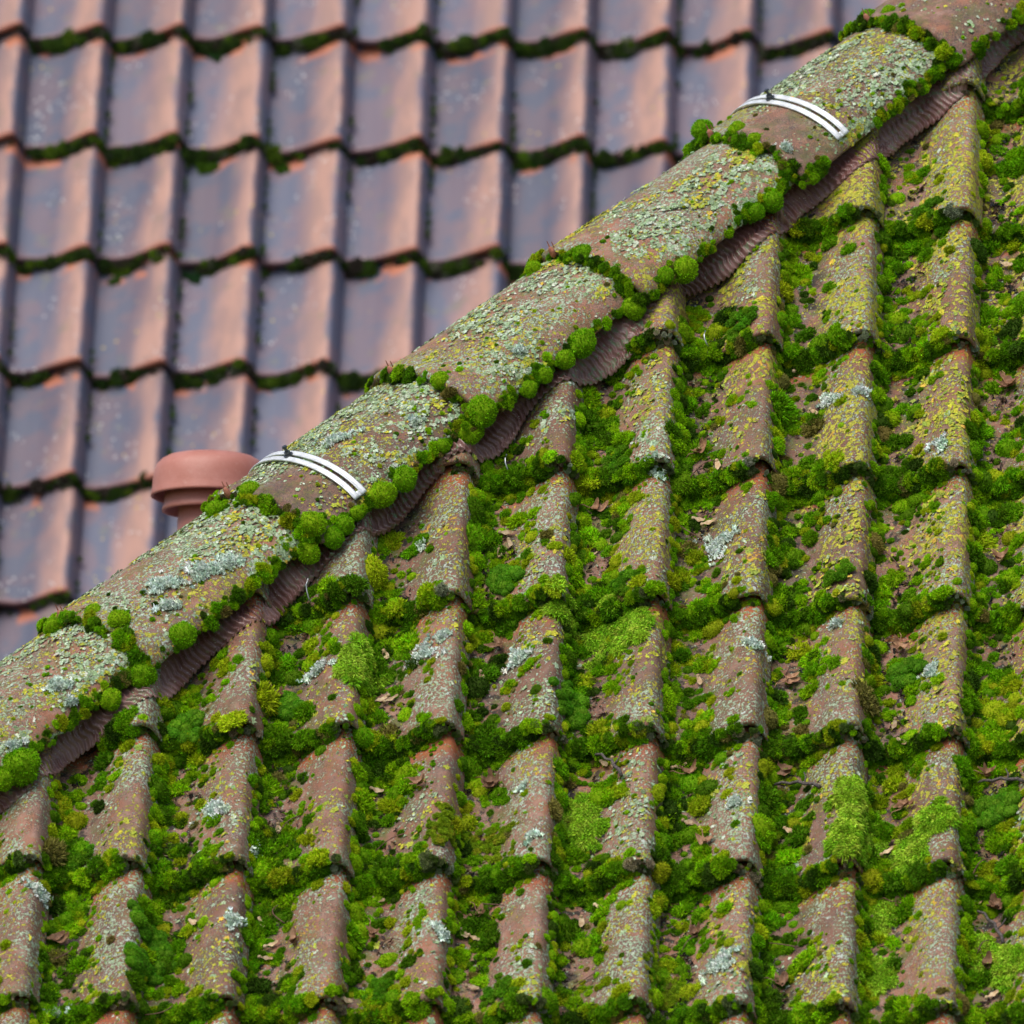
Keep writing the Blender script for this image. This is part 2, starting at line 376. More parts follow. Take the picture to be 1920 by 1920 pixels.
ks = sorted({k for (_, k) in near_vis}, reverse=True); NEAR_COURSE = {}; NEAR_COLN = {}
for n_, k in enumerate(ks): NEAR_COURSE[k] = n_+1
NEAR_IMAX = max(i for (i, k) in near_vis)
for (i, k), cnt in sorted(near_vis.items()):
    V, F, U = tile_arrays(NEAR, i, k)
    base = NEAR.P((i-.37)*W, k*E, 0)
    o = mesh_obj('pantile', V, F, M_TILE, uv=U, loc=base)
    x, s, q = tile_samples(NEAR, i, k)
    cut = (hip_dist(x, s) < .06).any()
    if cut: clip_obj(o, HIPCUT, he)
    cx, cy = q.mean(0)
    c1 = max(j for (j, kk) in near_vis if kk == k)
    look = 'pantile cut along the hip' if (hip_dist(x, s) < .17).any() else ('yellow-lichened pantile' if cx > 1400 and cy < 1300 else
           'moss-choked red pantile' if cy > 1300 else 'grey-lichened red pantile')
    tag(o, f"{look}, {ORD[c1-i+1]} from right in {ORD[NEAR_COURSE[k]]} near-roof course from top", 'roof tile', 'mossy pantiles of the near roof')
ks = sorted({k for (_, k) in far_vis}, reverse=True); FAR_COURSE = {k: n_+1 for n_, k in enumerate(ks)}
for (i, k), cnt in sorted(far_vis.items()):
    V, F, U = tile_arrays(FAR, i, k, 40, .038, .018, seed=5)
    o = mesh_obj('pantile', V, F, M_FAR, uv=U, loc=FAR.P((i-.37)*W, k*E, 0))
    c0 = min(j for (j, kk) in far_vis if kk == k)
    tag(o, f"smooth blue-grey and salmon pantile, {ORD[i-c0+1]} from the left in far-roof course {ORD[FAR_COURSE[k]]} from top", 'roof tile', 'smooth pantiles of the far roof')

# ------------------------------------------------------------------ hip (ridge) tiles
def hip_pt(a, ph, sc=1., dr=0.):
    a, ph, sc, dr = np.broadcast_arrays(*[np.asarray(v, float) for v in (a, ph, sc, dr)])
    return HO+a[..., None]*hh+((RB*sc+dr)*np.cos(ph))[..., None]*hb+((RA*sc+dr)*np.sin(ph))[..., None]*he
def hip_nrm(ph):
    ph = np.asarray(ph, float); n = (np.cos(ph)/RB)[..., None]*hb+(np.sin(ph)/RA)[..., None]*he
    return n/np.linalg.norm(n, axis=-1, keepdims=True)
def hip_sc(u): return 1.085-.175*u-.03*np.clip(u-.9, 0, 1)
LT = DA+.075
HIPLAB = {-1: 'bare brown hip tile at the top corner, only its mossy lower end in view', 0: 'hip tile under the upper metal clamp, dense moss along its lip',
          1: 'lichened hip tile next below the upper-clamped one', 2: 'lichened hip tile between the two clamped ones, the lower of that pair',
          3: 'hip tile under the lower metal clamp, in front of the vent pipe', 4: 'hip tile with large blue-grey lichen rosettes, next below the lower-clamped one',
          5: 'lowest hip tile in view, cut off by the left edge of the photo'}
HIPLAB[2] = 'hip tile directly above the lower-clamped one, brown lichen patch at its lower end'
def in_ridge(j, n): return None
for j in range(-2, 7):
    a1 = A0-j*DA; rs = np.random.default_rng(j+40)
    u = np.array([0, .006, .016, .03, .05, .08, .15, .25, .35, .45, .55, .65, .75, .85, .93, 1.]); ph = np.radians(np.linspace(-90, 90, 61))
    Ug, Pg = np.meshgrid(u, ph, indexing='ij')
    dr = np.interp(Ug, [0, .006, .016, .045, .07, .1, 1], [-.003, .001, .0035, .0040, .0012, -.001, -.002])
    w = .0016*np.sin(Pg*5+j*2)+.0012*np.sin(Ug*9+j)
    top = hip_pt(a1+Ug*LT+.003*np.sin(Pg*4+j)*(1-Ug), Pg, hip_sc(Ug), dr+w)
    bot = hip_pt(a1+Ug*LT+.003*np.sin(Pg*4+j)*(1-Ug), Pg, hip_sc(Ug), w-.017)
    nx, ny = Ug.shape; off = nx*ny; V = np.concatenate([top.reshape(-1, 3), bot.reshape(-1, 3)])
    I = np.arange(nx)*ny; J = np.arange(ny)
    def strip(idx, fl): q = np.stack([idx[:-1], idx[1:], idx[1:]+off, idx[:-1]+off], -1); return q[:, ::-1] if fl else q
    F = np.concatenate([grid_faces(nx, ny), grid_faces(nx, ny, off, True), strip(I, True), strip(I+ny-1, False), strip(J, False), strip(J+(nx-1)*ny, True)])
    uv = np.concatenate([np.stack([Pg/3.2+.5, Ug], -1).reshape(-1, 2)]*2)
    base = hip_pt(a1+.2, 0, .0)
    o = mesh_obj('hip_tile', V, F, {-1: M_RIDGE_BARE, 0: M_RIDGE_END, 3: M_RIDGE_END}.get(j, M_RIDGE), uv=uv, loc=base)
    if j in HIPLAB: tag(o, HIPLAB[j], 'hip tile', 'half-round hip tiles')
    else: tag(o, kind='structure')
    if j in HIPLAB:   # small clay nib with two prongs on the lip
        bm = bmesh.new(); c = hip_pt(a1-.004, R(-16), 1.075, .002)-base
        bmesh.ops.create_uvsphere(bm, u_segments=12, v_segments=8, radius=.011)
        for v_ in bm.verts: v_.co = Vector(c+hh*v_.co.x*.55+he*v_.co.y*.8+hb*v_.co.z*1.25)
        for sgn in (-1, 1):
            r_ = bmesh.ops.create_cone(bm, segments=6, radius1=.0016, radius2=.0008, depth=.014)
            for v_ in r_['verts']: v_.co = Vector(c+hh*(v_.co.x+.004)+he*(v_.co.y+sgn*.008)+hb*(v_.co.z+.017))
        bm_obj('nib', bm, M_NIB, o)
# ------------------------------------------------------------------ pleated flashing strip under the hip tiles
aa = np.arange(-.55, 3.0, .0019); nd = 15
D_IN = RA*1.0*math.sqrt(1-(he@NEAR.n)**2)
AAg, Dg = np.meshgrid(aa, np.linspace(0, 1, nd), indexing='ij')
wob = .012*(vnoise(AAg, 0*AAg, 7, 3)-.5)*2+.010*np.sin(AAg*19)
outd = D_IN+.034+wob*1.3+.004*(vnoise(AAg, 0*AAg, 90, 17)-.5)
di = D_IN-.045
xs_o, ss_o = hip_xs(AAg, outd)
def ssurf(x, s):      # gently smoothed tile surface
    a = 0
    for dx in (-.02, -.01, 0, .01, .02):
        for ds in (-.012, 0, .012): a = a+surf(x+dx, s+ds)
    return a/15
hout = np.maximum(surf(xs_o, ss_o)+.004, .45*ssurf(xs_o, ss_o)+.55*.062)
hin = (he@NEAR.n)*RA-.022
dist = di+(outd-di)*Dg
hgt = hin+(hout-hin)*(Dg**1.25)
X, S = hip_xs(AAg+.010*(vnoise(AAg, Dg, 9, 8)-.5)*Dg*2, dist)
hgt = np.maximum(hgt, np.where(Dg > .55, surf(X, S)+.003, -1))
freq = 2*math.pi/.0135
phase = AAg*freq+5*vnoise(AAg, 0*AAg, 11, 5)+1.0*vnoise(AAg, Dg*.4, 20, 6)
hgt = hgt+.0052*(1-2*np.abs(np.sin(phase/2))**.8)*(.6+.4*Dg)*(.45+vnoise(AAg, 0*AAg, 5, 9))
P = NEAR.P(X, S, hgt); Pb = NEAR.P(X, S, hgt-.0012); nx, ny = X.shape; off = nx*ny
V = np.concatenate([P.reshape(-1, 3), Pb.reshape(-1, 3)])
J = np.arange(nx)*ny
F = np.concatenate([grid_faces(nx, ny), grid_faces(nx, ny, off, True), np.stack([J[:-1]+ny-1, J[:-1]+ny-1+off, J[1:]+ny-1+off, J[1:]+ny-1], -1)[:, ::-1]])
tag(mesh_obj('flashing_strip', V, F, M_FLASH), 'dark brown pleated flashing strip running diagonally beneath the hip tiles', 'flashing')
# ------------------------------------------------------------------ clamps
def sweep(bm, phs, a_c, prof_pts, sc, closed=True):
    rings = []
    for p_ in phs: rings.append([bm.verts.new(Vector(hip_pt(a_c+pa, p_, sc, pr))) for pa, pr in prof_pts])
    n = len(prof_pts)
    for r0, r1 in zip(rings, rings[1:]):
        for q in range(n): bm.faces.new((r0[q], r0[(q+1) % n], r1[(q+1) % n], r1[q]))
    bm.faces.new(rings[0][::-1]); bm.faces.new(rings[-1])
for j, lab in ((0, 'slotted white aluminium clamp band across the upper hip tile'), (3, 'slotted white aluminium clamp band beside the terracotta vent')):
    a1 = A0-j*DA+.135; sc = float(hip_sc(.135/LT))
    root = empty('hip_clamp', hip_pt(a1, 0, sc)); inv = root.matrix_world.inverted()
    phs = np.radians(np.linspace(-84, 74, 60))
    bm = bmesh.new()
    for a_, b_ in ((-.0165, -.004), (.004, .0165)):
        sweep(bm, phs, a1, [(a_, .004), (a_, .0075), (a_+.002, .0078), (a_+.003, .0066), (b_-.004, .0066), (b_-.003, .0078), (b_, .0078), (b_, .004)], sc)
    for p0, p1 in ((-84, -78), (68, 74)):
        sweep(bm, np.radians(np.linspace(p0, p1, 5)), a1, [(-.0041, .0042), (-.0041, .0064), (.0041, .0064), (.0041, .0042)], sc)
    o = bm_obj('band', bm, M_ALU, root); o.matrix_parent_inverse = inv
    bm = bmesh.new(); c = hip_pt(a1, R(-3), sc, .008); nn = hip_nrm(R(-3))
    def cyl(r0, r1, z0, z1, seg=14):
        r_ = bmesh.ops.create_cone(bm, segments=seg, radius1=r0, radius2=r1, depth=z1-z0, cap_ends=True)
        t_ = np.cross(nn, hh)
        for v_ in r_['verts']: q = np.array(v_.co); v_.co = Vector(c+hh*q[0]+t_*q[1]+nn*(q[2]+(z0+z1)/2))
    cyl(.010, .010, 0, .0022); cyl(.0065, .0065, .0022, .009, 6); cyl(.003, .003, .009, .018); cyl(.0055, .005, .018, .0215)
    o = bm_obj('screw', bm, M_SCREW, root, False); o.matrix_parent_inverse = inv
    tag(root, lab, 'clamp', 'hip tile clamps')
# ------------------------------------------------------------------ vent pipe
dv = CD*FPX+CR*(395-960)+CU*(960-846); dv = dv/np.linalg.norm(dv)
VT = CAM+dv*27.3
root = empty('vent_pipe', VT-np.array([0, 0, .55]))
def lathe(name, pts, wob=0):
    bm = bmesh.new(); n = 72; rings = []
    for r_, z_ in pts:
        rings.append([bm.verts.new((r_*math.cos(2*math.pi*q/n), r_*math.sin(2*math.pi*q/n), z_+.55)) for q in range(n)] if r_ > 0 else [bm.verts.new((0, 0, z_+.55))])
    for a, b in zip(rings, rings[1:]):
        for q in range(n):
            if len(a) == 1: bm.faces.new((a[0], b[q], b[(q+1) % n]))
            elif len(b) == 1: bm.faces.new((a[q], b[0], a[(q+1) % n]))
            else: bm.faces.new((a[q], b[q], b[(q+1) % n], a[(q+1) % n]))
    bmesh.ops.recalc_face_normals(bm, faces=bm.faces)
    return bm_obj(name, bm, M_VENT, root)
lathe('cap', [(0, 0), (.05, -.0004), (.078, -.0015), (.092, -.005), (.104, -.012), (.113, -.022), (.1185, -.036), (.1210, -.052), (.1220, -.066), (.1230, -.080), (.1250, -.086), (.1250, -.090), (.122, -.0915), (.1195, -.089), (.117, -.08), (.110, -.055), (.05, -.045)])
lathe('collar', [(.06, -.05), (.094, -.05), (.0965, -.106), (.1005, -.116), (.1005, -.1215), (.097, -.1225), (.093, -.120), (.087, -.10), (.06, -.085)])
lathe('pipe', [(.0665, -.04), (.0665, -.138), (.0675, -.140), (.0675, -.60)])
root.rotation_euler = (R(-4), 0, 0)
root.location = Vector(VT)-Vector((0, 0, .009))-Euler((R(-4), 0, 0)).to_matrix()@Vector((0, 0, .55))
tag(root, 'terracotta plastic vent pipe with rounded cap, behind the hip beside the lower clamp', 'vent pipe')

# ------------------------------------------------------------------ growth prototypes
def cushion_mesh(name, mat, seed, shoots=620, lump=.22, length=.17, width=.05, flat=.72, bend=0., lobes=5, sph=False):
    rs = np.random.default_rng(seed); V = []; F = []
    cen = rs.normal(0, 1, (lobes, 3)); cen[:, 2] = np.abs(cen[:, 2]); cen /= np.linalg.norm(cen, axis=1)[:, None]
    gr = rs.normal(0, 1, (46, 3)); gr /= np.linalg.norm(gr, axis=1)[:, None]
    def rad(d): return 1-lump+lump*np.max(np.clip(d@cen.T, 0, 1)**6, axis=1)*1.15+(.06 if sph else .15)*(np.max(np.clip(d@gr.T, 0, 1)**26, axis=1)-.4)
    bm = bmesh.new(); bmesh.ops.create_icosphere(bm, subdivisions=4, radius=1)
    C = np.array([v.co for v in bm.verts]); C /= np.linalg.norm(C, axis=1)[:, None]
    fs = [[v.index for v in f.verts] for f in bm.faces]; bm.free()
    rr = rad(C)*.9; Vc = C*rr[:, None]; Vc[:, 2] *= flat; V.append(Vc); F.append(np.array(fs)); off = len(Vc)
    d = rs.normal(0, 1, (shoots*3, 3)); d /= np.linalg.norm(d, axis=1)[:, None]; d = d[d[:, 2] > (-.75 if sph else -.25)][:shoots]; n = len(d)
    base = d*(rad(d)*.86)[:, None]; base[:, 2] *= flat
    nr = d.copy(); nr[:, 2] /= flat; nr /= np.linalg.norm(nr, axis=1)[:, None]
    dirn = nr+rs.normal(0, .28, (n, 3)); dirn /= np.linalg.norm(dirn, axis=1)[:, None]
    ln = length*rs.uniform(.6, 1.35, n)
    for q in range(3):
        sd_ = rs.normal(0, 1, (n, 3)); sd_ -= (sd_*dirn).sum(1)[:, None]*dirn; sd_ /= np.linalg.norm(sd_, axis=1)[:, None]
        w_ = width*rs.uniform(.7, 1.3, n)[:, None]
        dq = dirn+sd_*rs.uniform(-.5, .5, (n, 1)); dq /= np.linalg.norm(dq, axis=1)[:, None]
        s2 = np.cross(sd_, dirn)
        if bend:
            mid = base+dq*(ln*.6)[:, None]; tip = mid+(dq+np.array([0, 0, -bend]))*(ln*.5)[:, None]
            vv = np.stack([base-s2*w_*.5, base+s2*w_*.5, mid+s2*w_*.5, mid-s2*w_*.5, tip], 1).reshape(-1, 3)
            b = np.arange(n)*5+off; V.append(vv); F += [np.stack([b, b+1, b+2], -1), np.stack([b, b+2, b+3], -1), np.stack([b+3, b+2, b+4], -1)]; off += len(vv)
        else:
            vv = np.stack([base-s2*w_*.5, base+s2*w_*.5, base+dq*ln[:, None]], 1).reshape(-1, 3)
            b = np.arange(n)*3+off; V.append(vv); F.append(np.stack([b, b+1, b+2], -1)); off += len(vv)
    me = bpy.data.meshes.new(name); me.from_pydata(np.concatenate(V).tolist(), [], np.concatenate(F).tolist()); me.materials.append(mat)
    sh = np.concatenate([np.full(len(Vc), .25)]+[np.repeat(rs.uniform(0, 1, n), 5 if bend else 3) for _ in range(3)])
    at = me.attributes.new('shade', 'FLOAT', 'POINT'); at.data.foreach_set('value', sh)
    me.polygons.foreach_set('use_smooth', [True]*len(me.polygons)); me.update(); return me
def flake_mesh(name, mat, seed, lobes=7, n=22, deep=.35, curl=.25):
    rs = np.random.default_rng(seed); th = np.arange(n)/n*2*np.pi
    r_ = 1+deep*np.sin(th*lobes+rs.uniform(0, 6))*rs.uniform(.6, 1.2, n)+rs.normal(0, .10, n)
    out = np.stack([r_*np.cos(th), r_*np.sin(th), .12+curl*rs.uniform(-.2, 1, n)], -1)
    mid = np.stack([.5*r_*np.cos(th), .5*r_*np.sin(th), .16+rs.normal(0, .07, n)], -1)
    V = np.concatenate([out, mid, [[0, 0, .2]]]); a = np.arange(n); b = (a+1) % n
    F = [tuple(int(z) for z in q) for q in np.stack([a, b, b+n, a+n], -1)]+[(int(x+n), int(y+n), 2*n) for x, y in zip(a, b)]
    me = bpy.data.meshes.new(name); me.from_pydata(V.tolist(), [], F); me.materials.append(mat); me.update(); return me
def proto_col(name, meshes):
    c = bpy.data.collections.new(name)
    for q, me in enumerate(meshes):
        o = bpy.data.objects.new(f'{name}_{q:02d}', me); c.objects.link(o)
    return c
MOSS_P = proto_col('moss_shape', [cushion_mesh('moss_shape', M_MOSS, 10+q, 420, .34, .30, .115, .62, 0, 7+q) for q in range(5)] +       # 0-4 lumpy granular
                   [cushion_mesh('moss_shape', M_MOSS, 30+q, 620, .12, .17, .075, .8, 0, 4, True) for q in range(2)] +                     # 5-6 smooth dense cushions
                   [cushion_mesh('moss_shape', M_MOSS, 50+q, 120, .30, .95, .13, .30, .75, 5) for q in range(3)])                        # 7-9 feathery
LICH_P = proto_col('lichen_shape', [flake_mesh('lichen_shape', M_LICH, q, 5+q, 20, .22+.05*q, .2) for q in range(4)] +
                   [flake_mesh('lichen_shape', M_LICH, 20+q, 6+q, 36, .48, 1.15) for q in range(3)])
def scatter(name, col, P, Nn, scl, idx, tint, spin=None):
    P = np.asarray(P); n = len(P)
    z = Nn/np.linalg.norm(Nn, axis=1)[:, None]; a = np.cross(z, np.array([.31, .77, .55])); a /= np.linalg.norm(a, axis=1)[:, None]; b = np.cross(z, a)
    sp = RNG.uniform(0, 2*np.pi, n) if spin is None else spin
    x = a*np.cos(sp)[:, None]+b*np.sin(sp)[:, None]; y = np.cross(z, x)
    # matrix columns x,y,z -> XYZ euler
    ry = -np.arcsin(np.clip(x[:, 2], -1, 1)); rx = np.arctan2(y[:, 2], z[:, 2]); rz = np.arctan2(x[:, 1], x[:, 0])
    me = bpy.data.meshes.new(name); me.vertices.add(n); me.vertices.foreach_set('co', P.ravel())
    for nm, ty, dat in (('rot', 'FLOAT_VECTOR', np.stack([rx, ry, rz], -1)), ('scl', 'FLOAT_VECTOR', scl)):
        at = me.attributes.new(nm, ty, 'POINT'); at.data.foreach_set('vector', np.ascontiguousarray(dat, dtype=float).ravel())
    at = me.attributes.new('idx', 'INT', 'POINT'); at.data.foreach_set('value', idx.astype(int))
    at = me.attributes.new('tint', 'FLOAT_COLOR', 'POINT'); at.data.foreach_set('color', np.concatenate([tint, np.ones((n, 1))], 1).ravel())
    o = bpy.data.objects.new(name, me); COL.objects.link(o)
    g = bpy.data.node_groups.new(name+'_nodes', 'GeometryNodeTree')
    g.interface.new_socket('Geometry', in_out='INPUT', socket_type='NodeSocketGeometry'); g.interface.new_socket('Geometry', in_out='OUTPUT', socket_type='NodeSocketGeometry')
    N = g.nodes; L = g.links; gi = N.new('NodeGroupInput'); go = N.new('NodeGroupOutput')
    ci = N.new('GeometryNodeCollectionInfo'); ci.inputs['Collection'].default_value = col; ci.inputs['Separate Children'].default_value = True; ci.inputs['Reset Children'].default_value = True
    ip = N.new('GeometryNodeInstanceOnPoints'); ip.inputs['Pick Instance'].default_value = True
    m2p = N.new('GeometryNodeMeshToPoints')
    def na(nm, ty): q = N.new('GeometryNodeInputNamedAttribute'); q.data_type = ty; q.inputs['Name'].default_value = nm; return q.outputs[0]
    L.new(gi.outputs[0], m2p.inputs[0]); L.new(m2p.outputs[0], ip.inputs['Points']); L.new(ci.outputs[0], ip.inputs['Instance'])
    L.new(na('idx', 'INT'), ip.inputs['Instance Index']); L.new(na('scl', 'FLOAT_VECTOR'), ip.inputs['Scale'])
    er = N.new('FunctionNodeEulerToRotation'); L.new(na('rot', 'FLOAT_VECTOR'), er.inputs[0]); L.new(er.outputs[0], ip.inputs['Rotation'])
    L.new(ip.outputs[0], go.inputs[0])
    md = o.modifiers.new('scatter', 'NODES'); md.node_group = g
    return o
def tints(n, pal, wts, var=.18):
    pal = np.array(pal); c = pal[RNG.choice(len(pal), n, p=np.array(wts)/sum(wts))]
    return c*RNG.uniform(1-var, 1+var, (n, 1))*RNG.uniform(.94, 1.06, (n, 3))
GREEN = [(.130, .31, .003), (.23, .43, .004), (.075, .19, .003), (.32, .41, .008), (.040, .095, .006), (.20, .18, .04)]
# --- moss on the near roof
mp, mn, ms, mi, mt = [], [], [], [], []
def add_moss(P, Nn, r, flat, idx, tint):
    mp.append(P); mn.append(Nn); ms.append(np.stack([r*RNG.uniform(.85, 1.25, len(r)), r*RNG.uniform(.85, 1.25, len(r)), r*flat], -1)); mi.append(idx); mt.append(tint)
def near_area(n):
    n = int(n*1.33); x = RNG.uniform(-.45, 2.6, n); s = RNG.uniform(-2.3, 1.6, n)
    q = proj(NEAR.P(x, s, .03)); m = (hip_dist(x, s) > D_IN+.035) & (q[:, 0] > -400) & (q[:, 0] < 2320) & (q[:, 1] > -400) & (q[:, 1] < 2320)
    return x[m], s[m]
def greenness(x, s): # more moss towards the lower left, less at the upper right
    return np.clip(.92-.30*np.clip((x-.9)/1.0, 0, 1)*np.clip((s+.6)/1.2, 0, 1)-.35*np.clip((s-.1)/1.1, 0, 1)+.30*(fnoise(x, s, 2.3, 21)-.5), .34, 1.2)
x, s = near_area(520000); i_, t_, k_, f_ = tf(x, s)
head = np.clip((f_-.86)/.09, 0, 1); tail = np.clip((.10-f_)/.08, 0, 1)
trough = np.clip((.50-t_)/.14, 0, 1); slope = ((t_ >= .42) & (t_ < .74))*1.; crest = ((t_ >= .74) & (t_ < .93))*1.
seam = np.exp(-((t_-1.0)/.05)**2)+np.exp(-((t_-.02)/.06)**2)
patch = np.clip((fnoise(x, s, 22, 5)-.42)/.16, 0, 1); tileR = vnoise(i_, k_, 1.0, 31)
g_ = greenness(x, s)
pr = trough*(.08+.62*patch*(.5+.8*tileR))+slope*.10*patch+slope*.20*np.clip((.76-t_)/.2, 0, 1)*patch*2+crest*.014*patch+seam*.70*np.clip((fnoise(x, s, 30, 8)-.26)/.15, 0, 1)
pr += head*(trough*1.0+slope*.45+crest*.05)+tail*(trough*.45+slope*.22+crest*.06)
pr = pr*g_*.235
m = RNG.uniform(0, 1, len(x)) < pr
x, s, t_, f_, sm = x[m], s[m], t_[m], f_[m], seam[m]
r = RNG.lognormal(math.log(.0076), .60, len(x)); r = np.clip(r, .0028, .027)
r = np.where((sm > .5) & (RNG.uniform(0, 1, len(x)) < .35), r*1.4, r)
P = NEAR.P(x, s, surf(x, s)-r*.10); Nn = surf_n(x, s); Nn = NEAR.D(Nn[:, 0], Nn[:, 1], Nn[:, 2])+.25*np.array([0, -.3, 1])
idx = np.where(RNG.uniform(0, 1, len(x)) < np.where(sm > .5, .55, .85), RNG.integers(0, 5, len(x)), RNG.integers(5, 7, len(x)))
# colour follows patches of one species
sp = fnoise(x, s, 16, 14); c = tints(len(x), GREEN, [4, 3, 3.4, 1, 1.4, .3]); c2 = tints(len(x), GREEN, [1.5, 4, .6, 4, 0, .4]); dryish = (sp > .58) | ((t_ > .48) & (t_ < .93)); c = np.where(dryish[:, None], c2, c)
r = np.where((t_ > .48) & (t_ < .93) & (f_ > .1), r*.62, r)
add_moss(P, Nn, r, RNG.uniform(.7, 1.1, len(x)), idx, c)
# --- strings of cushions along the foot of each roll
cx_, cs_, cr_ = [], [], []
for (i, k) in near_vis:
    pv = .72 if i >= 5 else .5; q = .03
    while q < .9:
        if random.random() < pv*(.5+vnoise(np.array([i*1.]), np.array([k+q]), 3.1, 71)[0]): cx_.append((i+.13+random.gauss(0, .022))*W); cs_.append((k+q)*E); cr_.append(min(.019, max(.005, random.lognormvariate(math.log(.0100), .33))))
        q += random.uniform(.035, .085)
x, s, r = np.array(cx_), np.array(cs_), np.array(cr_); m = hip_dist(x, s) > D_IN+.04; x, s, r = x[m], s[m], r[m]; n = len(x)
Nn = NEAR.D(np.full(n, .75), np.full(n, -.15), np.full(n, .6))
add_moss(NEAR.P(x-.004, s, np.clip(surf(x-.006, s), 0, .05)+.004), Nn, r, RNG.uniform(.7, 1.0, n), np.where(RNG.uniform(0, 1, n) < .55, RNG.integers(5, 7, n), RNG.integers(0, 5, n)), tints(n, GREEN, [3, 4, 2, 2, .6, .3]))
# --- front faces of the tails
ii = []
NEAR_EXT = sorted(set(near_vis) | {(i+a, k+b) for (i, k) in near_vis for a in (0, 1, 2) for b in (-1, 0, 1) if cell_ok(i+a, k+b)})
for (i, k) in NEAR_EXT:
    for q in range(240): ii.append((i, k))
ii = np.array(ii, float); n = len(ii); t_ = RNG.uniform(-.02, 1.0, n); x = (ii[:, 0]-.87+t_)*W; ks_ = ii[:, 1]*E
wt = np.where(t_ < .62, 1., np.where(t_ < .78, .7, .42))*np.clip((fnoise(x, ks_, 20, 12)-.2)/.2, .12, 1)*greenness(x, ks_)
m = (RNG.uniform(0, 1, n) < wt) & (hip_dist(x, ks_) > D_IN+.03); x, ks_, t_ = x[m], ks_[m], t_[m]; n = len(x)
r = np.clip(RNG.lognormal(math.log(.0092), .42, n), .004, .023)*np.where(t_ > .75, .60, 1)
fr = RNG.uniform(-.1, 1.0, n); h0 = prof(t_); h = h0+.034*fr
P = NEAR.P(x, ks_-.002-.010*(1-fr)*RNG.uniform(0, 1.6, n), h)
Nn = NEAR.D(RNG.normal(0, .3, n), -1+.7*fr, .35+.8*fr)
c = tints(n, GREEN, [4, 2.5, 3.5, .8, 2.2, .5]); dk = tints(n, [(.11, .14, .05), (.18, .15, .09), (.24, .28, .18), (.10, .17, .03), (.34, .28, .18)], [2, 1.2, 2, 2.4, .8])
c = np.where(((t_ > .72) & (RNG.uniform(0, 1, n) < .7))[:, None], dk, c)
r = np.where((t_ > .72), r*.8, r)
add_moss(P, Nn, r, RNG.uniform(.75, 1.1, n), RNG.integers(0, 5, n), c)
# --- special patches: (px, py, radius px, kind)
SPEC = [(1140, 1180, 60, 'f'), (1190, 1200, 45, 'f'), (1060, 1165, 35, 'f'), (690, 1250, 45, 'f'), (670, 1290, 35, 'f'), (1600, 1520, 42, 'f'), (1610, 1580, 48, 'f'), (1590, 1620, 40, 'f'),
        (1745, 1570, 42, 'f'), (1710, 1620, 40, 'f'), (1090, 1520, 42, 'f'), (1100, 1560, 35, 'f'), (1830, 1780, 38, 'f'), (1890, 1810, 45, 'f'), (1660, 1700, 38, 'f'), (1650, 1830, 40, 'f'),
        (280, 1760, 38, 's'), (292, 1800, 34, 's'), (265, 1830, 30, 's'), (1070, 1318, 32, 's'), (1078, 1345, 26, 's'), (1700, 1262, 30, 's'), (1880, 1520, 36, 's'),
        (870, 1570, 50, 'y'), (930, 1590, 45, 'y'), (830, 1600, 35, 'y'), (1250, 1870, 45, 'y'), (1235, 1835, 30, 'y'), (950, 1090, 32, 's'), (345, 1370, 36, 's'), (1850, 1520, 30, 's'),
        (1440, 1570, 27, 'y'), (540, 1330, 30, 's'), (1160, 875, 30, 'g'), (1390, 640, 36, 'g'), (1735, 410, 28, 'g'), (150, 1610, 30, 'g'), (1170, 1120, 28, 'g'), (1570, 1110, 28, 'g'), (940, 1880, 38, 'g'), (720, 1860, 30, 'g')]
for px, py, pr_, kd in SPEC:
    cx, cs = on_plane(px, py); rr = pr_/930.
    n = {'f': 60, 's': 22, 'y': 46, 'g': 16}[kd]; a_ = RNG.uniform(0, 6.28, n); d_ = np.sqrt(RNG.uniform(0, 1, n))*rr; d_ = d_*(.75+.45*np.sin(a_*2+px)*np.sin(a_*3+py)); x = cx+d_*np.cos(a_); s = cs+d_*np.sin(a_)/.75
    prof_r = np.sqrt(np.clip(1-(d_/rr)**2, .1, 1))
    r = {'f': .0125, 's': .019, 'y': .0095, 'g': .013}[kd]*RNG.uniform(.75, 1.2, n)*(.5+.5*prof_r)
    lift_ = {'f': .006, 's': .008, 'y': .004, 'g': .006}[kd]*prof_r
    P = NEAR.P(x, s, surf(x, s)+lift_*(.5 if kd == 'f' else 1)); Nn = surf_n(x, s); Nn = NEAR.D(Nn[:, 0], Nn[:, 1], Nn[:, 2])+.5*np.array([0, -.4, .9])
    idx = {'f': RNG.integers(7, 10, n), 's': RNG.integers(5, 7, n), 'y': RNG.integers(0, 5, n), 'g': RNG.integers(0, 5, n)}[kd]
    c = {'f': tints(n, [(.25, .42, .02), (.34, .48, .04), (.16, .33, .010)], [3, 2, 3]), 's': tints(n, [(.075, .24, .008), (.11, .29, .010)], [1, 1], .12),
         'y': tints(n, [(.24, .34, .012), (.18, .29, .010), (.30, .33, .02)], [3, 2, 1]), 'g': tints(n, [(.09, .25, .008), (.13, .29, .010)], [1, 1])}[kd]
    add_moss(P, Nn, r, np.full(n, .85), idx, c)
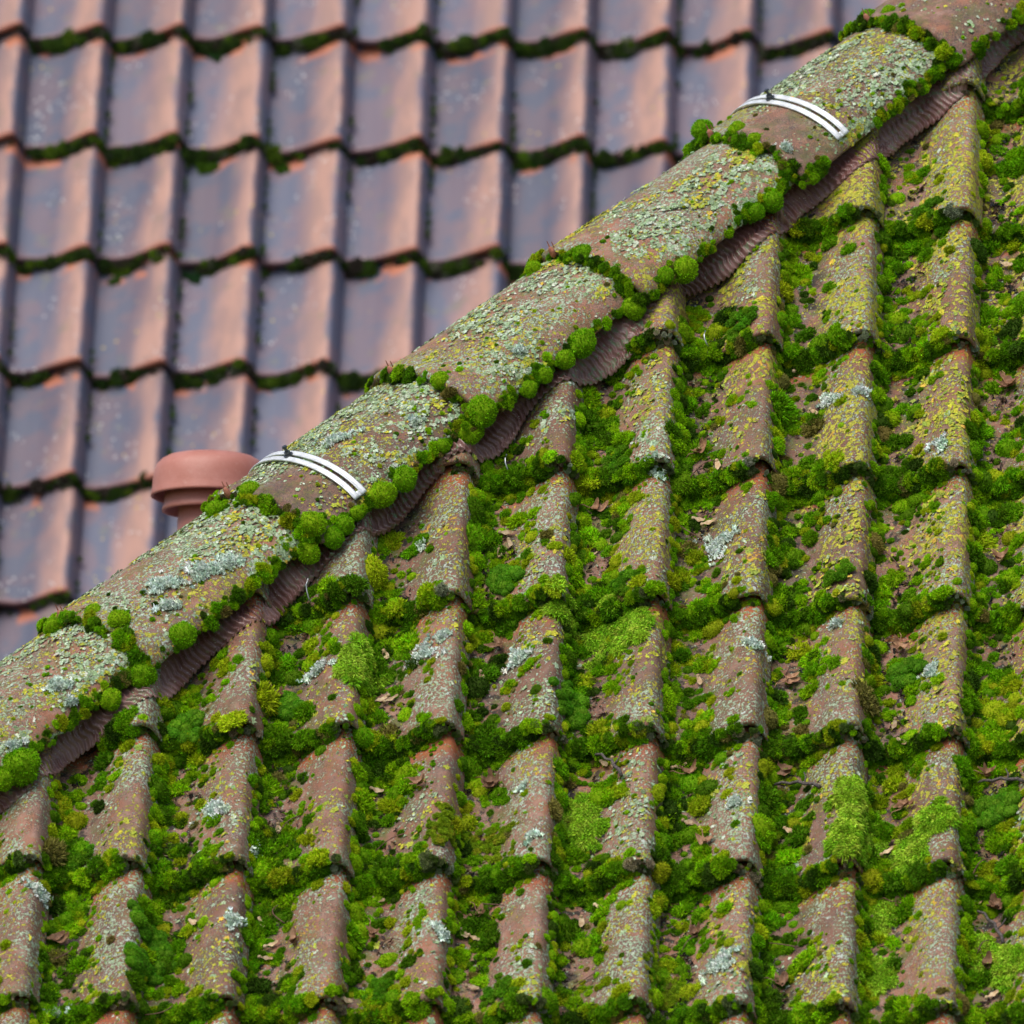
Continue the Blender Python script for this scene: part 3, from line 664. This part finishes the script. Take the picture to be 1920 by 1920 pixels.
# --- moss on the hip: along the lips and along the near lower edge
for j in range(-1, 6):
    a1 = A0-j*DA; n = 150; ph = R(-66)+RNG.uniform(0, 1, n)*R(152)
    w_ = np.clip((vnoise(ph*3, 0*ph+j, 2.2, 40+j)-.22)/.25, .15, 1); m = RNG.uniform(0, 1, n) < w_; ph = ph[m]; n = len(ph)
    r = np.clip(RNG.lognormal(math.log(.0085), .4, n), .004, .02)
    P = hip_pt(a1-RNG.uniform(-.006, .014, n), ph, 1.06, -RNG.uniform(-.004, .016, n)); Nn = hip_nrm(ph)-hh*RNG.uniform(.2, 1.4, (n, 1))
    add_moss(P, Nn, r, RNG.uniform(.8, 1.1, n), RNG.integers(0, 5, n), tints(n, GREEN, [3, 3, 3, 1.6, .9, .8]))
    n = 210; u_ = RNG.uniform(.02, .95, n); ph = np.clip(R(90)-np.abs(RNG.normal(0, R(7), n)), 0, R(90)); w_ = np.clip((vnoise(u_, 0*u_+j, 9, 60+j)-.42)/.25, .10, 1)
    m = RNG.uniform(0, 1, n) < w_; ph, u_ = ph[m], u_[m]; n = len(ph); r = np.clip(RNG.lognormal(math.log(.0068), .4, n), .003, .015)
    P = hip_pt(a1+u_*DA, ph, hip_sc(u_*DA/LT)); Nn = hip_nrm(ph)+RNG.normal(0, .2, (n, 3))
    add_moss(P, Nn, r, RNG.uniform(.8, 1.1, n), RNG.integers(0, 5, n), tints(n, GREEN, [3, 3, 3, 1.5, 1.0, 1.2]))
    n = 46; u_ = RNG.uniform(.02, .98, n); ph = RNG.uniform(R(20), R(85), n); r = RNG.uniform(.002, .006, n)
    add_moss(hip_pt(a1+u_*DA, ph, hip_sc(u_*DA/LT)), hip_nrm(ph), r, np.full(n, .8), RNG.integers(0, 5, n), tints(n, GREEN, [2, 3, 1, 4, 0, .6]))
tag(scatter('moss', MOSS_P, np.concatenate(mp), np.concatenate(mn), np.concatenate(ms), np.concatenate(mi), np.concatenate(mt)),
    'bright green moss growing in the troughs, joints and lips of the near roof', 'moss', kind='stuff')
NM = sum(len(a) for a in mp)
# --- moss on the far roof: dark band under each tail
ii = []
for (i, k) in far_vis:
    for q in range(110): ii.append((i, k))
ii = np.array(ii, float); n = len(ii); t_ = RNG.uniform(-.02, 1.0, n); x = (ii[:, 0]-.87+t_)*W; fr = RNG.uniform(-.15, .80, n)
keepf = RNG.uniform(0, 1, n) < np.clip((fnoise(x, ii[:, 1]*7.3, 9, 91)-.30)/.3, .10, .9); x, fr, t_, ii = x[keepf], fr[keepf], t_[keepf], ii[keepf]; n = len(x)
r = np.clip(RNG.lognormal(math.log(.0088), .42, n), .004, .020)*np.where(t_ < .5, 1.15, .85)
P = FAR.P(x, ii[:, 1]*E-.001-.016*(1-fr)*RNG.uniform(0, 1.2, n), prof(t_, True)+.038*fr); Nn = FAR.D(RNG.normal(0, .3, n), -1+.5*fr, .4+.5*fr)
c = tints(n, [(.045, .085, .02), (.07, .13, .02), (.07, .06, .045), (.12, .21, .02), (.15, .17, .11)], [3, 2.4, 1.6, 1.4, .7])
extra = [(388, 300, .026, (.07, .15, .012)), (528, 308, .014, (.06, .15, .012)), (402, 100, .014, (.04, .10, .03)), (360, 512, .018, (.03, .09, .03)), (215, 515, .012, (.06, .14, .02)), (640, 500, .012, (.05, .1, .02)), (1005, 300, .014, (.04, .11, .02))]
eP, eN, eR, eC = [], [], [], []
for px, py, rr, cc in extra:
    ex, es = on_plane(px, py, .03, FAR)
    for q in range(9): eP.append(FAR.P(ex+random.uniform(-1, 1)*rr, es+random.uniform(-.8, .8)*rr, surf(ex, es, .045)+.004)); eN.append(FAR.n+np.array([0, -.4, 0])); eR.append(rr*.62); eC.append(cc)
sm_ = 700; i2 = np.array(list(far_vis), float)[RNG.integers(0, len(far_vis), sm_)]; f2 = RNG.uniform(0, 1, sm_); x2 = (i2[:, 0]+.13)*W; s2 = (i2[:, 1]+f2)*E
keep = vnoise(x2, s2, 6, 77) > .50; x2, s2, f2 = x2[keep], s2[keep], f2[keep]
P2 = FAR.P(x2+.004, s2, .016+.045*(1-f2)); n2_ = len(x2)
P = np.concatenate([P, np.array(eP), P2]); Nn = np.concatenate([Nn, np.array(eN), np.tile(FAR.n, (n2_, 1))]); r = np.concatenate([r, eR, RNG.uniform(.004, .009, n2_)])
c = np.concatenate([c, np.array(eC), tints(n2_, [(.07, .12, .03), (.05, .09, .02)], [1, 1])]); n = len(P)
tag(scatter('moss', MOSS_P, P, Nn, np.stack([r, r, r*.8], -1), RNG.integers(0, 5, n), c), 'dark moss lining the joints between courses of the far roof', 'moss', kind='stuff')

# ------------------------------------------------------------------ lichen thalli standing proud of the clay
lp, ln_, ls, li, lt = [], [], [], [], []
def add_l(P, Nn, r, idx, tint, fl=1.): lp.append(P); ln_.append(Nn); ls.append(np.stack([r, r*RNG.uniform(.7, 1, len(r)), r*fl], -1)); li.append(idx); lt.append(tint)
LG = [(.37, .47, .30), (.29, .39, .22), (.50, .56, .44), (.20, .28, .14)]; LY = [(.47, .45, .05), (.35, .39, .05), (.26, .33, .06), (.60, .40, .07)]
x, s = near_area(190000); i_, t_, k_, f_ = tf(x, s)
bare = fnoise(x, s, 9, 51); fine = fnoise(x, s, 60, 52); ty = fnoise(x, s, 11, 53); east = np.clip((x+.4*s-.6)/1.3, 0, 1)
fit = np.clip((t_-.28)/.25, 0, 1)*np.clip((.985-t_)/.03, 0, 1)*np.clip((.93-f_)/.06, 0, 1)
pr = fit*np.clip((bare-.30)/.25, .06, 1)*np.clip((fine-.40)/.22, 0, 1)*.85+.03*(t_ < .35)*(f_ < .85)
pr *= (.75+.8*east)
m = RNG.uniform(0, 1, len(x)) < pr; x, s, ty, east, t_ = x[m], s[m], ty[m], east[m], t_[m]; n = len(x)
yel = RNG.uniform(0, 1, n) < np.clip((ty-.525+.30*east+.08*(t_ > .86))/.10, .10, .96)
r = np.clip(RNG.lognormal(math.log(.0029), .42, n), .0013, .008)*np.where(yel, 1.15, 1)
Nn = surf_n(x, s); Nn = NEAR.D(Nn[:, 0], Nn[:, 1], Nn[:, 2])
c = np.where(yel[:, None], tints(n, LY, [3, 3, 2, .4]), tints(n, LG, [3, 3, 2, 2]))
add_l(NEAR.P(x, s, surf(x, s)-.0006), Nn+RNG.normal(0, .22, (n, 3)), r, RNG.integers(0, 4, n), c, .9)
for j in range(-1, 6):
    a1 = A0-j*DA; n = 15000; u_ = RNG.uniform(0, 1, n); ph = RNG.uniform(R(-62), R(88), n)
    al_ = a1+u_*DA; bb = fnoise(al_, ph*.18, 9, 61); fi = fnoise(al_, ph*.18, 60, 62); ty = fnoise(al_, ph*.18, 12, 63)
    pr = np.clip((bb-.40)/.14, .04, 1)*np.clip((fi-.36)/.22, 0, 1)*(.07 if j == -1 else .95)*np.where((u_ < .25) & (ph > R(-5)) & (j in (0, 3)), .18, 1)
    m = RNG.uniform(0, 1, n) < pr; u_, ph, al_, ty = u_[m], ph[m], al_[m], ty[m]; n = len(u_)
    yel = RNG.uniform(0, 1, n) < np.clip((ty-.58)/.07+.2*(ph > R(50)), .07, .92)
    r = np.clip(RNG.lognormal(math.log(.0025), .4, n), .0013, .006)
    c = np.where(yel[:, None], tints(n, LY, [3, 3, 1, .9]), tints(n, LG, [3, 3, 2, 2]))
    add_l(hip_pt(al_, ph, hip_sc(u_*DA/LT)), hip_nrm(ph)+RNG.normal(0, .22, (n, 3)), r, RNG.integers(0, 4, n), c, .9)
# blue-grey rosettes: (px, py, rx px, ry px, on hip?)
def hip_at(px, py):   # nearest visible hip surface point under a ray
    A, B = np.meshgrid(np.arange(-.6, 3., .01), np.radians(np.arange(-60, 90, 2.))); q = proj(hip_pt(A, B, .99)); d = np.hypot(q[..., 0]-px, q[..., 1]-py)
    k = np.unravel_index(d.argmin(), d.shape); return float(A[k]), float(B[k])
ROS = [(385, 1070, 34, 26, 1), (430, 1055, 32, 26, 1), (305, 1100, 32, 28, 1), (312, 1135, 24, 14, 1), (110, 1290, 30, 22, 1), (135, 1318, 18, 14, 1), (630, 828, 34, 14, 1), (775, 795, 14, 12, 1), (972, 665, 16, 12, 1),
       (1040, 730, 12, 9, 1), (1470, 280, 14, 22, 1), (20, 1400, 18, 14, 1),
       (400, 1530, 34, 20, 0), (795, 1235, 30, 16, 0), (830, 1212, 20, 12, 0), (970, 1235, 22, 18, 0), (1345, 1020, 28, 24, 0), (830, 1772, 26, 18, 0), (1355, 1828, 32, 20, 0), (1378, 1528, 24, 14, 0),
       (1555, 755, 28, 18, 0), (1612, 760, 18, 10, 0), (1568, 1182, 20, 10, 0), (600, 1262, 28, 12, 0), (75, 1682, 26, 16, 0), (480, 1590, 14, 18, 0), (1415, 1232, 22, 12, 0), (980, 1492, 18, 8, 0), (1745, 1273, 16, 12, 0),
       (790, 1025, 14, 12, 0), (440, 1750, 16, 18, 0), (100, 1900, 20, 12, 0), (1230, 900, 22, 16, 0), (1765, 858, 14, 14, 0), (1000, 1600, 14, 12, 0)]
for px, py, rx, ry, hp in ROS:
    vz = RNG.uniform(.8, 1.3); rx, ry = rx*vz, ry*vz; n = int(rx*ry/6)+8; a_ = RNG.uniform(0, 6.28, n); d_ = np.abs(RNG.normal(0, .55, n))*(.8+.4*np.sin(a_*3+px)); dx = d_*np.cos(a_)*rx/930; dy = d_*np.sin(a_)*ry/930
    if hp:
        a0_, ph0 = hip_at(px, py); al_ = a0_+dx*.9+dy*.3; ph = ph0+(dx*.5-dy*.9)/.13*.8
        uu = np.clip(((A0-al_) % DA), 0, DA); uu = (DA-uu)/LT; P = hip_pt(al_, np.clip(ph, R(-70), R(88)), hip_sc(uu), .002); Nn = hip_nrm(ph)
    else:
        x0, s0_ = on_plane(px, py, .045); x = x0+dx; s = s0_+dy/.75; P = NEAR.P(x, s, surf(x, s)+.002); Nn = surf_n(x, s); Nn = NEAR.D(Nn[:, 0], Nn[:, 1], Nn[:, 2])
    add_l(P, Nn+RNG.normal(0, .42, (n, 3)), RNG.uniform(.0026, .0080, n), RNG.integers(4, 7, n), tints(n, [(.72, .80, .72), (.55, .66, .57), (.82, .88, .82)], [3, 2, 2]), 1.1)
tag(scatter('lichen', LICH_P, np.concatenate(lp), np.concatenate(ln_), np.concatenate(ls), np.concatenate(li), np.concatenate(lt)),
    'grey-green, yellow and blue-grey lichen crusting the rolls and the hip tiles', 'lichen', kind='stuff')
print('moss', NM, 'lichen', sum(len(a) for a in lp))

# ------------------------------------------------------------------ the large round moss cushions along the hip, each its own thing
CM = [cushion_mesh('cushion', M_CUSH, 90+q, 1100, .14, .15, .06, .86, 0, 9, True) for q in range(4)]
CUSH = [(36, 1436, 40, 'big double moss cushion at the left edge under the lowest hip tile'), (4, 1462, 24, 'half-hidden moss cushion cut by the left edge of the photo'),
        (265, 1264, 31, 'round moss cushion hanging at the lower corner of the rosette-covered hip tile'), (206, 1312, 23, 'round moss cushion on the lowest hip tile edge, above the flashing'),
        (340, 1193, 28, 'round moss cushion half way down the hip tile with blue-grey rosettes'), (223, 1167, 25, 'flattened moss cushion on the lip just above the lowest hip tile'),
        (100, 1178, 20, 'pale moss cushion on the far side of the lowest lip'), (127, 1160, 16, 'small moss cushion beside the lowest lip silhouette'), (176, 1150, 19, 'dark moss tuft on top of the lowest lip'),
        (576, 1036, 26, 'moss cushion hanging lowest beneath the lower clamp tile'), (585, 985, 29, 'largest moss cushion on the corner below the lower clamp'), (622, 1008, 24, 'moss cushion wedged between larger ones under the lower clamp'),
        (642, 985, 22, 'moss cushion above the flashing, left of the lower clamp end'), (668, 962, 17, 'small moss cushion touching the lower clamp end'), (714, 929, 30, 'round moss cushion just right of the lower clamp end'),
        (756, 898, 27, 'moss cushion next uphill from the one beside the lower clamp'), (405, 958, 21, 'yellow-green moss cushion on the silhouette beside the vent pipe'), (470, 925, 25, 'moss cushion on top of the lip in front of the vent'),
        (903, 773, 34, 'widest moss cushion at the joint below the middle hip tiles'), (880, 811, 27, 'moss cushion directly beneath the widest one, over the flashing'), (828, 838, 18, 'small moss cushion on the edge left of the widest pair'),
        (826, 716, 22, 'moss cushion on the middle lip above the widest pair'), (722, 712, 17, 'moss cushion on the silhouette of the middle lip'),
        (990, 730, 19, 'smallest of three moss cushions climbing the edge uphill of the widest pair'), (1018, 703, 20, 'middle one of three moss cushions climbing the hip edge'), (1057, 674, 23, 'upper one of three moss cushions climbing the hip edge'),
        (1090, 645, 31, 'large moss cushion uphill of the row of three, above wide flashing'), (1187, 578, 25, 'moss cushion under the joint left of the brightest ball'), (1281, 507, 29, 'bright round moss ball on the edge above the rusty cut tile'),
        (1245, 518, 20, 'moss tuft leaning on the left of the bright round ball'), (1096, 480, 24, 'flat moss cushion on the lip below the upper clamp tile'), (1001, 505, 17, 'lone moss cushion hanging on the silhouette of the hip'),
        (1446, 379, 24, 'moss cushion on the edge below the upper clamp tile'), (1415, 398, 20, 'darker moss cushion just left and below its neighbour under the upper clamp'), (1478, 320, 22, 'moss cushion at the pointed corner below the upper clamp'),
        (1521, 331, 17, 'moss cushion right of the pointed corner, over the flashing'), (1320, 248, 26, 'large pale moss tuft on the silhouette left of the upper clamp'), (1385, 248, 22, 'moss cushion on top of the lip under the upper clamp'), (1416, 264, 17, 'small moss cushion at the right end of the upper clamp lip'),
        (1630, 38, 24, 'moss tuft on the lip silhouette at the top of the photo'), (1668, 25, 17, 'moss tuft on top of the uppermost lip')]
for q, (px, py, pr_, lab) in enumerate(CUSH):
    a_, ph = hip_at(px, py); r = pr_/930.
    uu = ((a_-A0) % DA)/LT
    P = hip_pt(a_, ph, hip_sc(uu)); nn = hip_nrm(ph)
    d = CD*FPX+CR*(px-960)+CU*(960-py); d /= np.linalg.norm(d); P = CAM+d*((P-CAM)@d)      # centre on its own spot beside the edge
    P = P+nn*r*.10
    o = bpy.data.objects.new('moss_cushion', CM[q % 4]); COL.objects.link(o)
    zq = Vector(nn*.8+np.array([-.1, -.5, .45])).to_track_quat('Z', 'Y') @ Euler((0, 0, random.uniform(0, 6))).to_quaternion()
    o.rotation_mode = 'QUATERNION'; o.rotation_quaternion = zq; o.location = P; o.scale = (r*random.uniform(.97, 1.08), r*random.uniform(.93, 1.02), r*random.uniform(.98, 1.08))
    tag(o, lab, 'moss cushion', 'round moss cushions along the hip')

sp_, sn_, sr_ = [], [], []
for q, (px, py, pr_, lab) in enumerate(CUSH):
    a_, ph = hip_at(px, py); uu = ((a_-A0) % DA)/LT
    for z in range(9):
        aa_, pp = a_+random.gauss(0, pr_/930*1.0), min(R(90), ph+random.gauss(0, .13)); sp_.append(hip_pt(aa_, pp, hip_sc(uu))); sn_.append(hip_nrm(pp)+np.array([0, -.2, .1])); sr_.append(random.uniform(.004, .010))
sr_ = np.array(sr_); n = len(sr_)
tag(scatter('moss', MOSS_P, np.array(sp_), np.array(sn_), np.stack([sr_, sr_, sr_*.8], -1), RNG.integers(0, 5, n), tints(n, GREEN, [3, 3, 3, 2, 1, 1])), 'ragged low moss around the round cushions along the hip', 'moss', kind='stuff')
# ------------------------------------------------------------------ debris lying in the troughs
def leaf_bm(bm, L_, w, curl, ang, off=(0, 0, 0), fold=.25, lob=0):
    nx, ny = 11, 5; vs = []
    for a in range(nx):
        u_ = a/(nx-1); ww = w*math.sin(math.pi*min(1, u_*.96+.03))**.7*(1+lob*math.sin(u_*22))
        row = []
        for b in range(ny):
            v_ = (b/(ny-1)-.5)*2; x_ = (u_-.5)*L_; y_ = v_*ww/2; z_ = curl*L_*(u_-.5)**2*2+fold*abs(v_)*ww*.6+.0012*math.sin(u_*13+b)
            c_, s_ = math.cos(ang), math.sin(ang); row.append(bm.verts.new((x_*c_-y_*s_+off[0], x_*s_+y_*c_+off[1], z_+off[2])))
        vs.append(row)
    for a in range(nx-1):
        for b in range(ny-1): bm.faces.new((vs[a][b], vs[a+1][b], vs[a+1][b+1], vs[a][b+1]))
def tube_bm(bm, pts, r0, r1, seg=6):
    pts = [Vector(p_) for p_ in pts]; rings = []
    for q, p_ in enumerate(pts):
        t_ = (pts[min(q+1, len(pts)-1)]-pts[max(q-1, 0)]).normalized(); a = t_.cross(Vector((.2, .3, .9))).normalized(); b = t_.cross(a); r_ = r0+(r1-r0)*q/(len(pts)-1)
        rings.append([bm.verts.new(p_+a*r_*math.cos(k*2*math.pi/seg)+b*r_*math.sin(k*2*math.pi/seg)) for k in range(seg)])
    for a, b in zip(rings, rings[1:]):
        for k in range(seg): bm.faces.new((a[k], a[(k+1) % seg], b[(k+1) % seg], b[k]))
    bm.faces.new(rings[0][::-1]); bm.faces.new(rings[-1])
def frame_at(x, s, lift=.006):
    nl = surf_n(np.array([x]), np.array([s]))[0]; n_ = NEAR.D(nl[0], nl[1], nl[2]); P = NEAR.P(x, s, float(surf(x, s))+lift)
    q = Vector(n_+.35*np.array([0, -.6, .6])).to_track_quat('Z', 'X'); return P, q
DEB = [('seed', 937, 1037, 0), ('seed', 957, 1020, 0), ('leaf', 1120, 942, 1), ('seed', 950, 995, 1), ('seed', 903, 1263, 0), ('seed', 723, 1220, 0), ('leaf', 933, 1203, 0), ('seed', 1500, 677, 2), ('seed', 1528, 678, 3),
       ('oak', 1890, 715, 0), ('seed', 1528, 773, 1), ('leaf', 1317, 845, 2), ('seed', 1347, 887, 0), ('stem', 1325, 893, 3), ('seed', 1312, 965, 1), ('stem', 1300, 985, 0), ('leaf', 1880, 1043, 1), ('stem', 1675, 1045, 0),
       ('seed', 1490, 1205, 1), ('seed', 1508, 1172, 0), ('seed', 1312, 1275, 0), ('stem', 1490, 1262, 3), ('leaf', 1478, 1268, 2), ('seed', 1885, 1165, 1), ('leaf', 522, 1300, 0), ('leaf', 110, 1757, 1), ('stem', 118, 1785, 2),
       ('seed', 490, 1722, 0), ('seed', 510, 1765, 2), ('seed', 500, 1793, 1), ('leaf', 553, 1767, 0), ('stem', 530, 1708, 0), ('stem', 540, 1545, 2), ('seed', 522, 1553, 0), ('stem', 300, 1900, 2), ('seed', 365, 1737, 1),
       ('seed', 716, 1308, 3), ('seed', 734, 1310, 2), ('seed', 708, 1473, 1), ('oak', 925, 1465, 1), ('seed', 938, 1484, 0), ('twig', 1155, 1443, 0), ('seed', 1135, 1430, 1), ('seed', 1150, 1436, 0), ('stem', 930, 1690, 1), ('leaf', 903, 1705, 0),
       ('seed', 890, 1752, 1), ('seed', 870, 1743, 0), ('seed', 1125, 1700, 1), ('seed', 1090, 1720, 0), ('stem', 1095, 1840, 2), ('leaf', 697, 1745, 0), ('stem', 730, 1785, 3), ('seed', 712, 1675, 1), ('seed', 888, 1853, 1), ('seed', 1274, 1423, 2),
       ('stem', 730, 1580, 2), ('twig', 1505, 1468, 1), ('leaf', 1473, 1437, 0), ('seed', 1693, 1402, 1), ('seed', 1677, 1362, 0), ('seed', 1482, 1557, 1), ('seed', 1664, 1597, 2), ('leaf', 1685, 1682, 1), ('oak', 1865, 1690, 0), ('stem', 1845, 1635, 3),
       ('seed', 1834, 1677, 2), ('leaf', 1467, 1840, 1), ('stem', 1473, 1763, 1), ('leaf', 1297, 1750, 0), ('stem', 1290, 1765, 2), ('leaf', 1700, 1513, 2), ('leaf', 1857, 1440, 1), ('twig', 1885, 1460, 1), ('leaf', 1853, 1800, 0), ('seed', 1863, 1868, 2),
       ('stem', 1847, 1775, 3), ('leaf', 1327, 1592, 0), ('seed', 1292, 1540, 1), ('leaf', 1290, 1440, 1), ('seed', 1888, 487, 1), ('stem', 1875, 470, 2), ('stem', 1690, 545, 3), ('twig', 1870, 1735, 0), ('leaf', 1690, 1210, 0),
       ('seed', 650, 1890, 1), ('seed', 1330, 975, 2), ('leaf', 790, 1490, 1), ('stem', 1510, 1280, 1)]
POS = {'seed': 'tan winged seed', 'leaf': 'curled brown dead leaf', 'oak': 'crumpled lobed brown leaf', 'stem': 'thin dark curved stalk', 'twig': 'short forked grey twig'}
placed = []
for kd, px, py, v in DEB:
    x, s = on_plane(px, py, .035); i, t, k, f = [float(z) for z in tf(x, s)]; placed.append([kd, px, py, v, x, s, int(i), int(k)])
def debris_label(kd, px, py, i, k):
    cc = NEAR_COURSE.get(k, 1); cm = max([j for (j, kk) in near_vis if kk == k] or [i]); pos = max(1, min(12, cm-i+1))
    same = sorted([d for d in placed if d[0] == kd and d[6] == i and d[7] == k], key=lambda d: d[2])
    pre = ''
    if len(same) > 1: pre = ['uppermost ', 'second highest ', 'third highest ', 'fourth highest ', 'fifth highest '][[d[1:3] for d in same].index([px, py])] if len(same) > 2 else ['upper ', 'lower '][[d[1:3] for d in same].index([px, py])]
    return f"{pre}{POS[kd]} on near roof tile {ORD[pos]} from right, course {ORD[cc]} from top"
for kd, px, py, v, x, s, i, k in placed:
    P, q = frame_at(x, s, .010 if kd in ('stem', 'twig') else .008); sp = [.3, 1.2, 2.2, -1.0][v]+random.uniform(-.3, .3)
    bm = bmesh.new()
    if kd == 'seed':
        leaf_bm(bm, random.uniform(.024, .034), random.uniform(.009, .013), random.uniform(.1, .5), 0, fold=random.uniform(.0, .4))
        r_ = bmesh.ops.create_uvsphere(bm, u_segments=8, v_segments=6, radius=.0042)
        for v_ in r_['verts']: v_.co = v_.co+Vector((.015, 0, .002))
        mat, nm, cat, gr = M_SEED, 'winged_seed', 'seed', 'winged seeds fallen on the near roof'
    elif kd in ('leaf', 'oak'):
        for z in range(2 if kd == 'leaf' else 4): leaf_bm(bm, random.uniform(.028, .042)*(1.15 if kd == 'oak' else 1), random.uniform(.012, .019), random.uniform(.3, 1.2), random.uniform(-1.2, 1.2)+z*1.3, (random.uniform(-.008, .008), random.uniform(-.008, .008), .002*z), random.uniform(.2, .9), .25 if kd == 'oak' else .06)
        tube_bm(bm, [(0, 0, .003), (.014, .006, .006), (.030, .004, .010), (.040, .010, .009)], .0013, .0009)
        mat, nm, cat, gr = M_LEAF, 'dead_leaf', 'leaf', 'dead leaves fallen on the near roof'
    elif kd == 'stem':
        n_ = 12; cv = random.uniform(.4, 2.2); L_ = random.uniform(.04, .075)
        tube_bm(bm, [(L_*(z/(n_-1)-.5), L_*.3*math.sin(z/(n_-1)*cv*1.6), .002+.010*math.sin(z/(n_-1)*3.1)) for z in range(n_)], .0014, .0008)
        mat, nm, cat, gr = M_STALK, 'dry_stalk', 'stalk', 'dry stalks fallen on the near roof'
    else:
        tube_bm(bm, [(-.05, -.012, .004), (-.032, -.010, .007), (-.012, .0, .008), (.006, .003, .009), (.018, .016, .010), (.036, .022, .012), (.044, .036, .014)], .0038, .0026, 8)
        tube_bm(bm, [(-.012, 0, .008), (-.004, -.012, .010), (.012, -.020, .010)], .0022, .0012)
        mat, nm, cat, gr = M_BARK, 'twig', 'twig', 'grey twigs fallen on the near roof'
    o = bm_obj(nm, bm, mat); o.rotation_mode = 'QUATERNION'; o.rotation_quaternion = q @ Euler((0, 0, sp)).to_quaternion(); o.location = P
    tag(o, debris_label(kd, px, py, i, k), cat, gr)
x, s = near_area(60000); i_, t_, k_, f_ = tf(x, s); m = RNG.uniform(0, 1, len(x)) < np.clip((.46-t_)/.1, 0, 1)*(t_ > .03)*np.clip((fnoise(x, s, 13, 81)-.50)/.12, 0, 1)*.9*(f_ < .9); x, s = x[m], s[m]; n = len(x)
Nn = surf_n(x, s); Nn = NEAR.D(Nn[:, 0], Nn[:, 1], Nn[:, 2])+RNG.normal(0, .5, (n, 3)); r = RNG.uniform(.0018, .0052, n)
tag(scatter('leaf_litter', LICH_P, NEAR.P(x, s, surf(x, s)+.003), Nn, np.stack([r*1.5, r*.6, r], -1), RNG.integers(0, 7, n), tints(n, [(.05, .035, .03), (.10, .06, .04), (.22, .14, .09), (.34, .25, .16), (.03, .03, .03)], [3, 3, 1.5, .7, 2], .25)),
    'crumbled brown and black leaf litter caught in the tile troughs', 'leaf litter', kind='stuff')
# zinc wire hooks holding cut tiles
for px, py, ln, lab in ((578, 1118, 46, 'thin zinc wire hook at the flashing edge below the lower clamp'), (950, 875, 34, 'thin zinc wire hook in moss below the widest moss cushions'), (1323, 640, 30, 'thin zinc wire hook in moss below the bright moss ball')):
    x, s = on_plane(px, py, .05); P = NEAR.P(x, s, float(surf(x, s))+.024); L_ = ln/930.
    bm = bmesh.new(); tube_bm(bm, [(0, 0, L_*.5), (-.003, -.004, L_*.25), (-.002, -.006, 0), (.002, -.006, -L_*.3), (.006, -.003, -L_*.5)], .0016, .0014)
    o = bm_obj('wire_hook', bm, M_WIRE); o.location = P; tag(o, lab, 'wire hook', 'tile hooks')
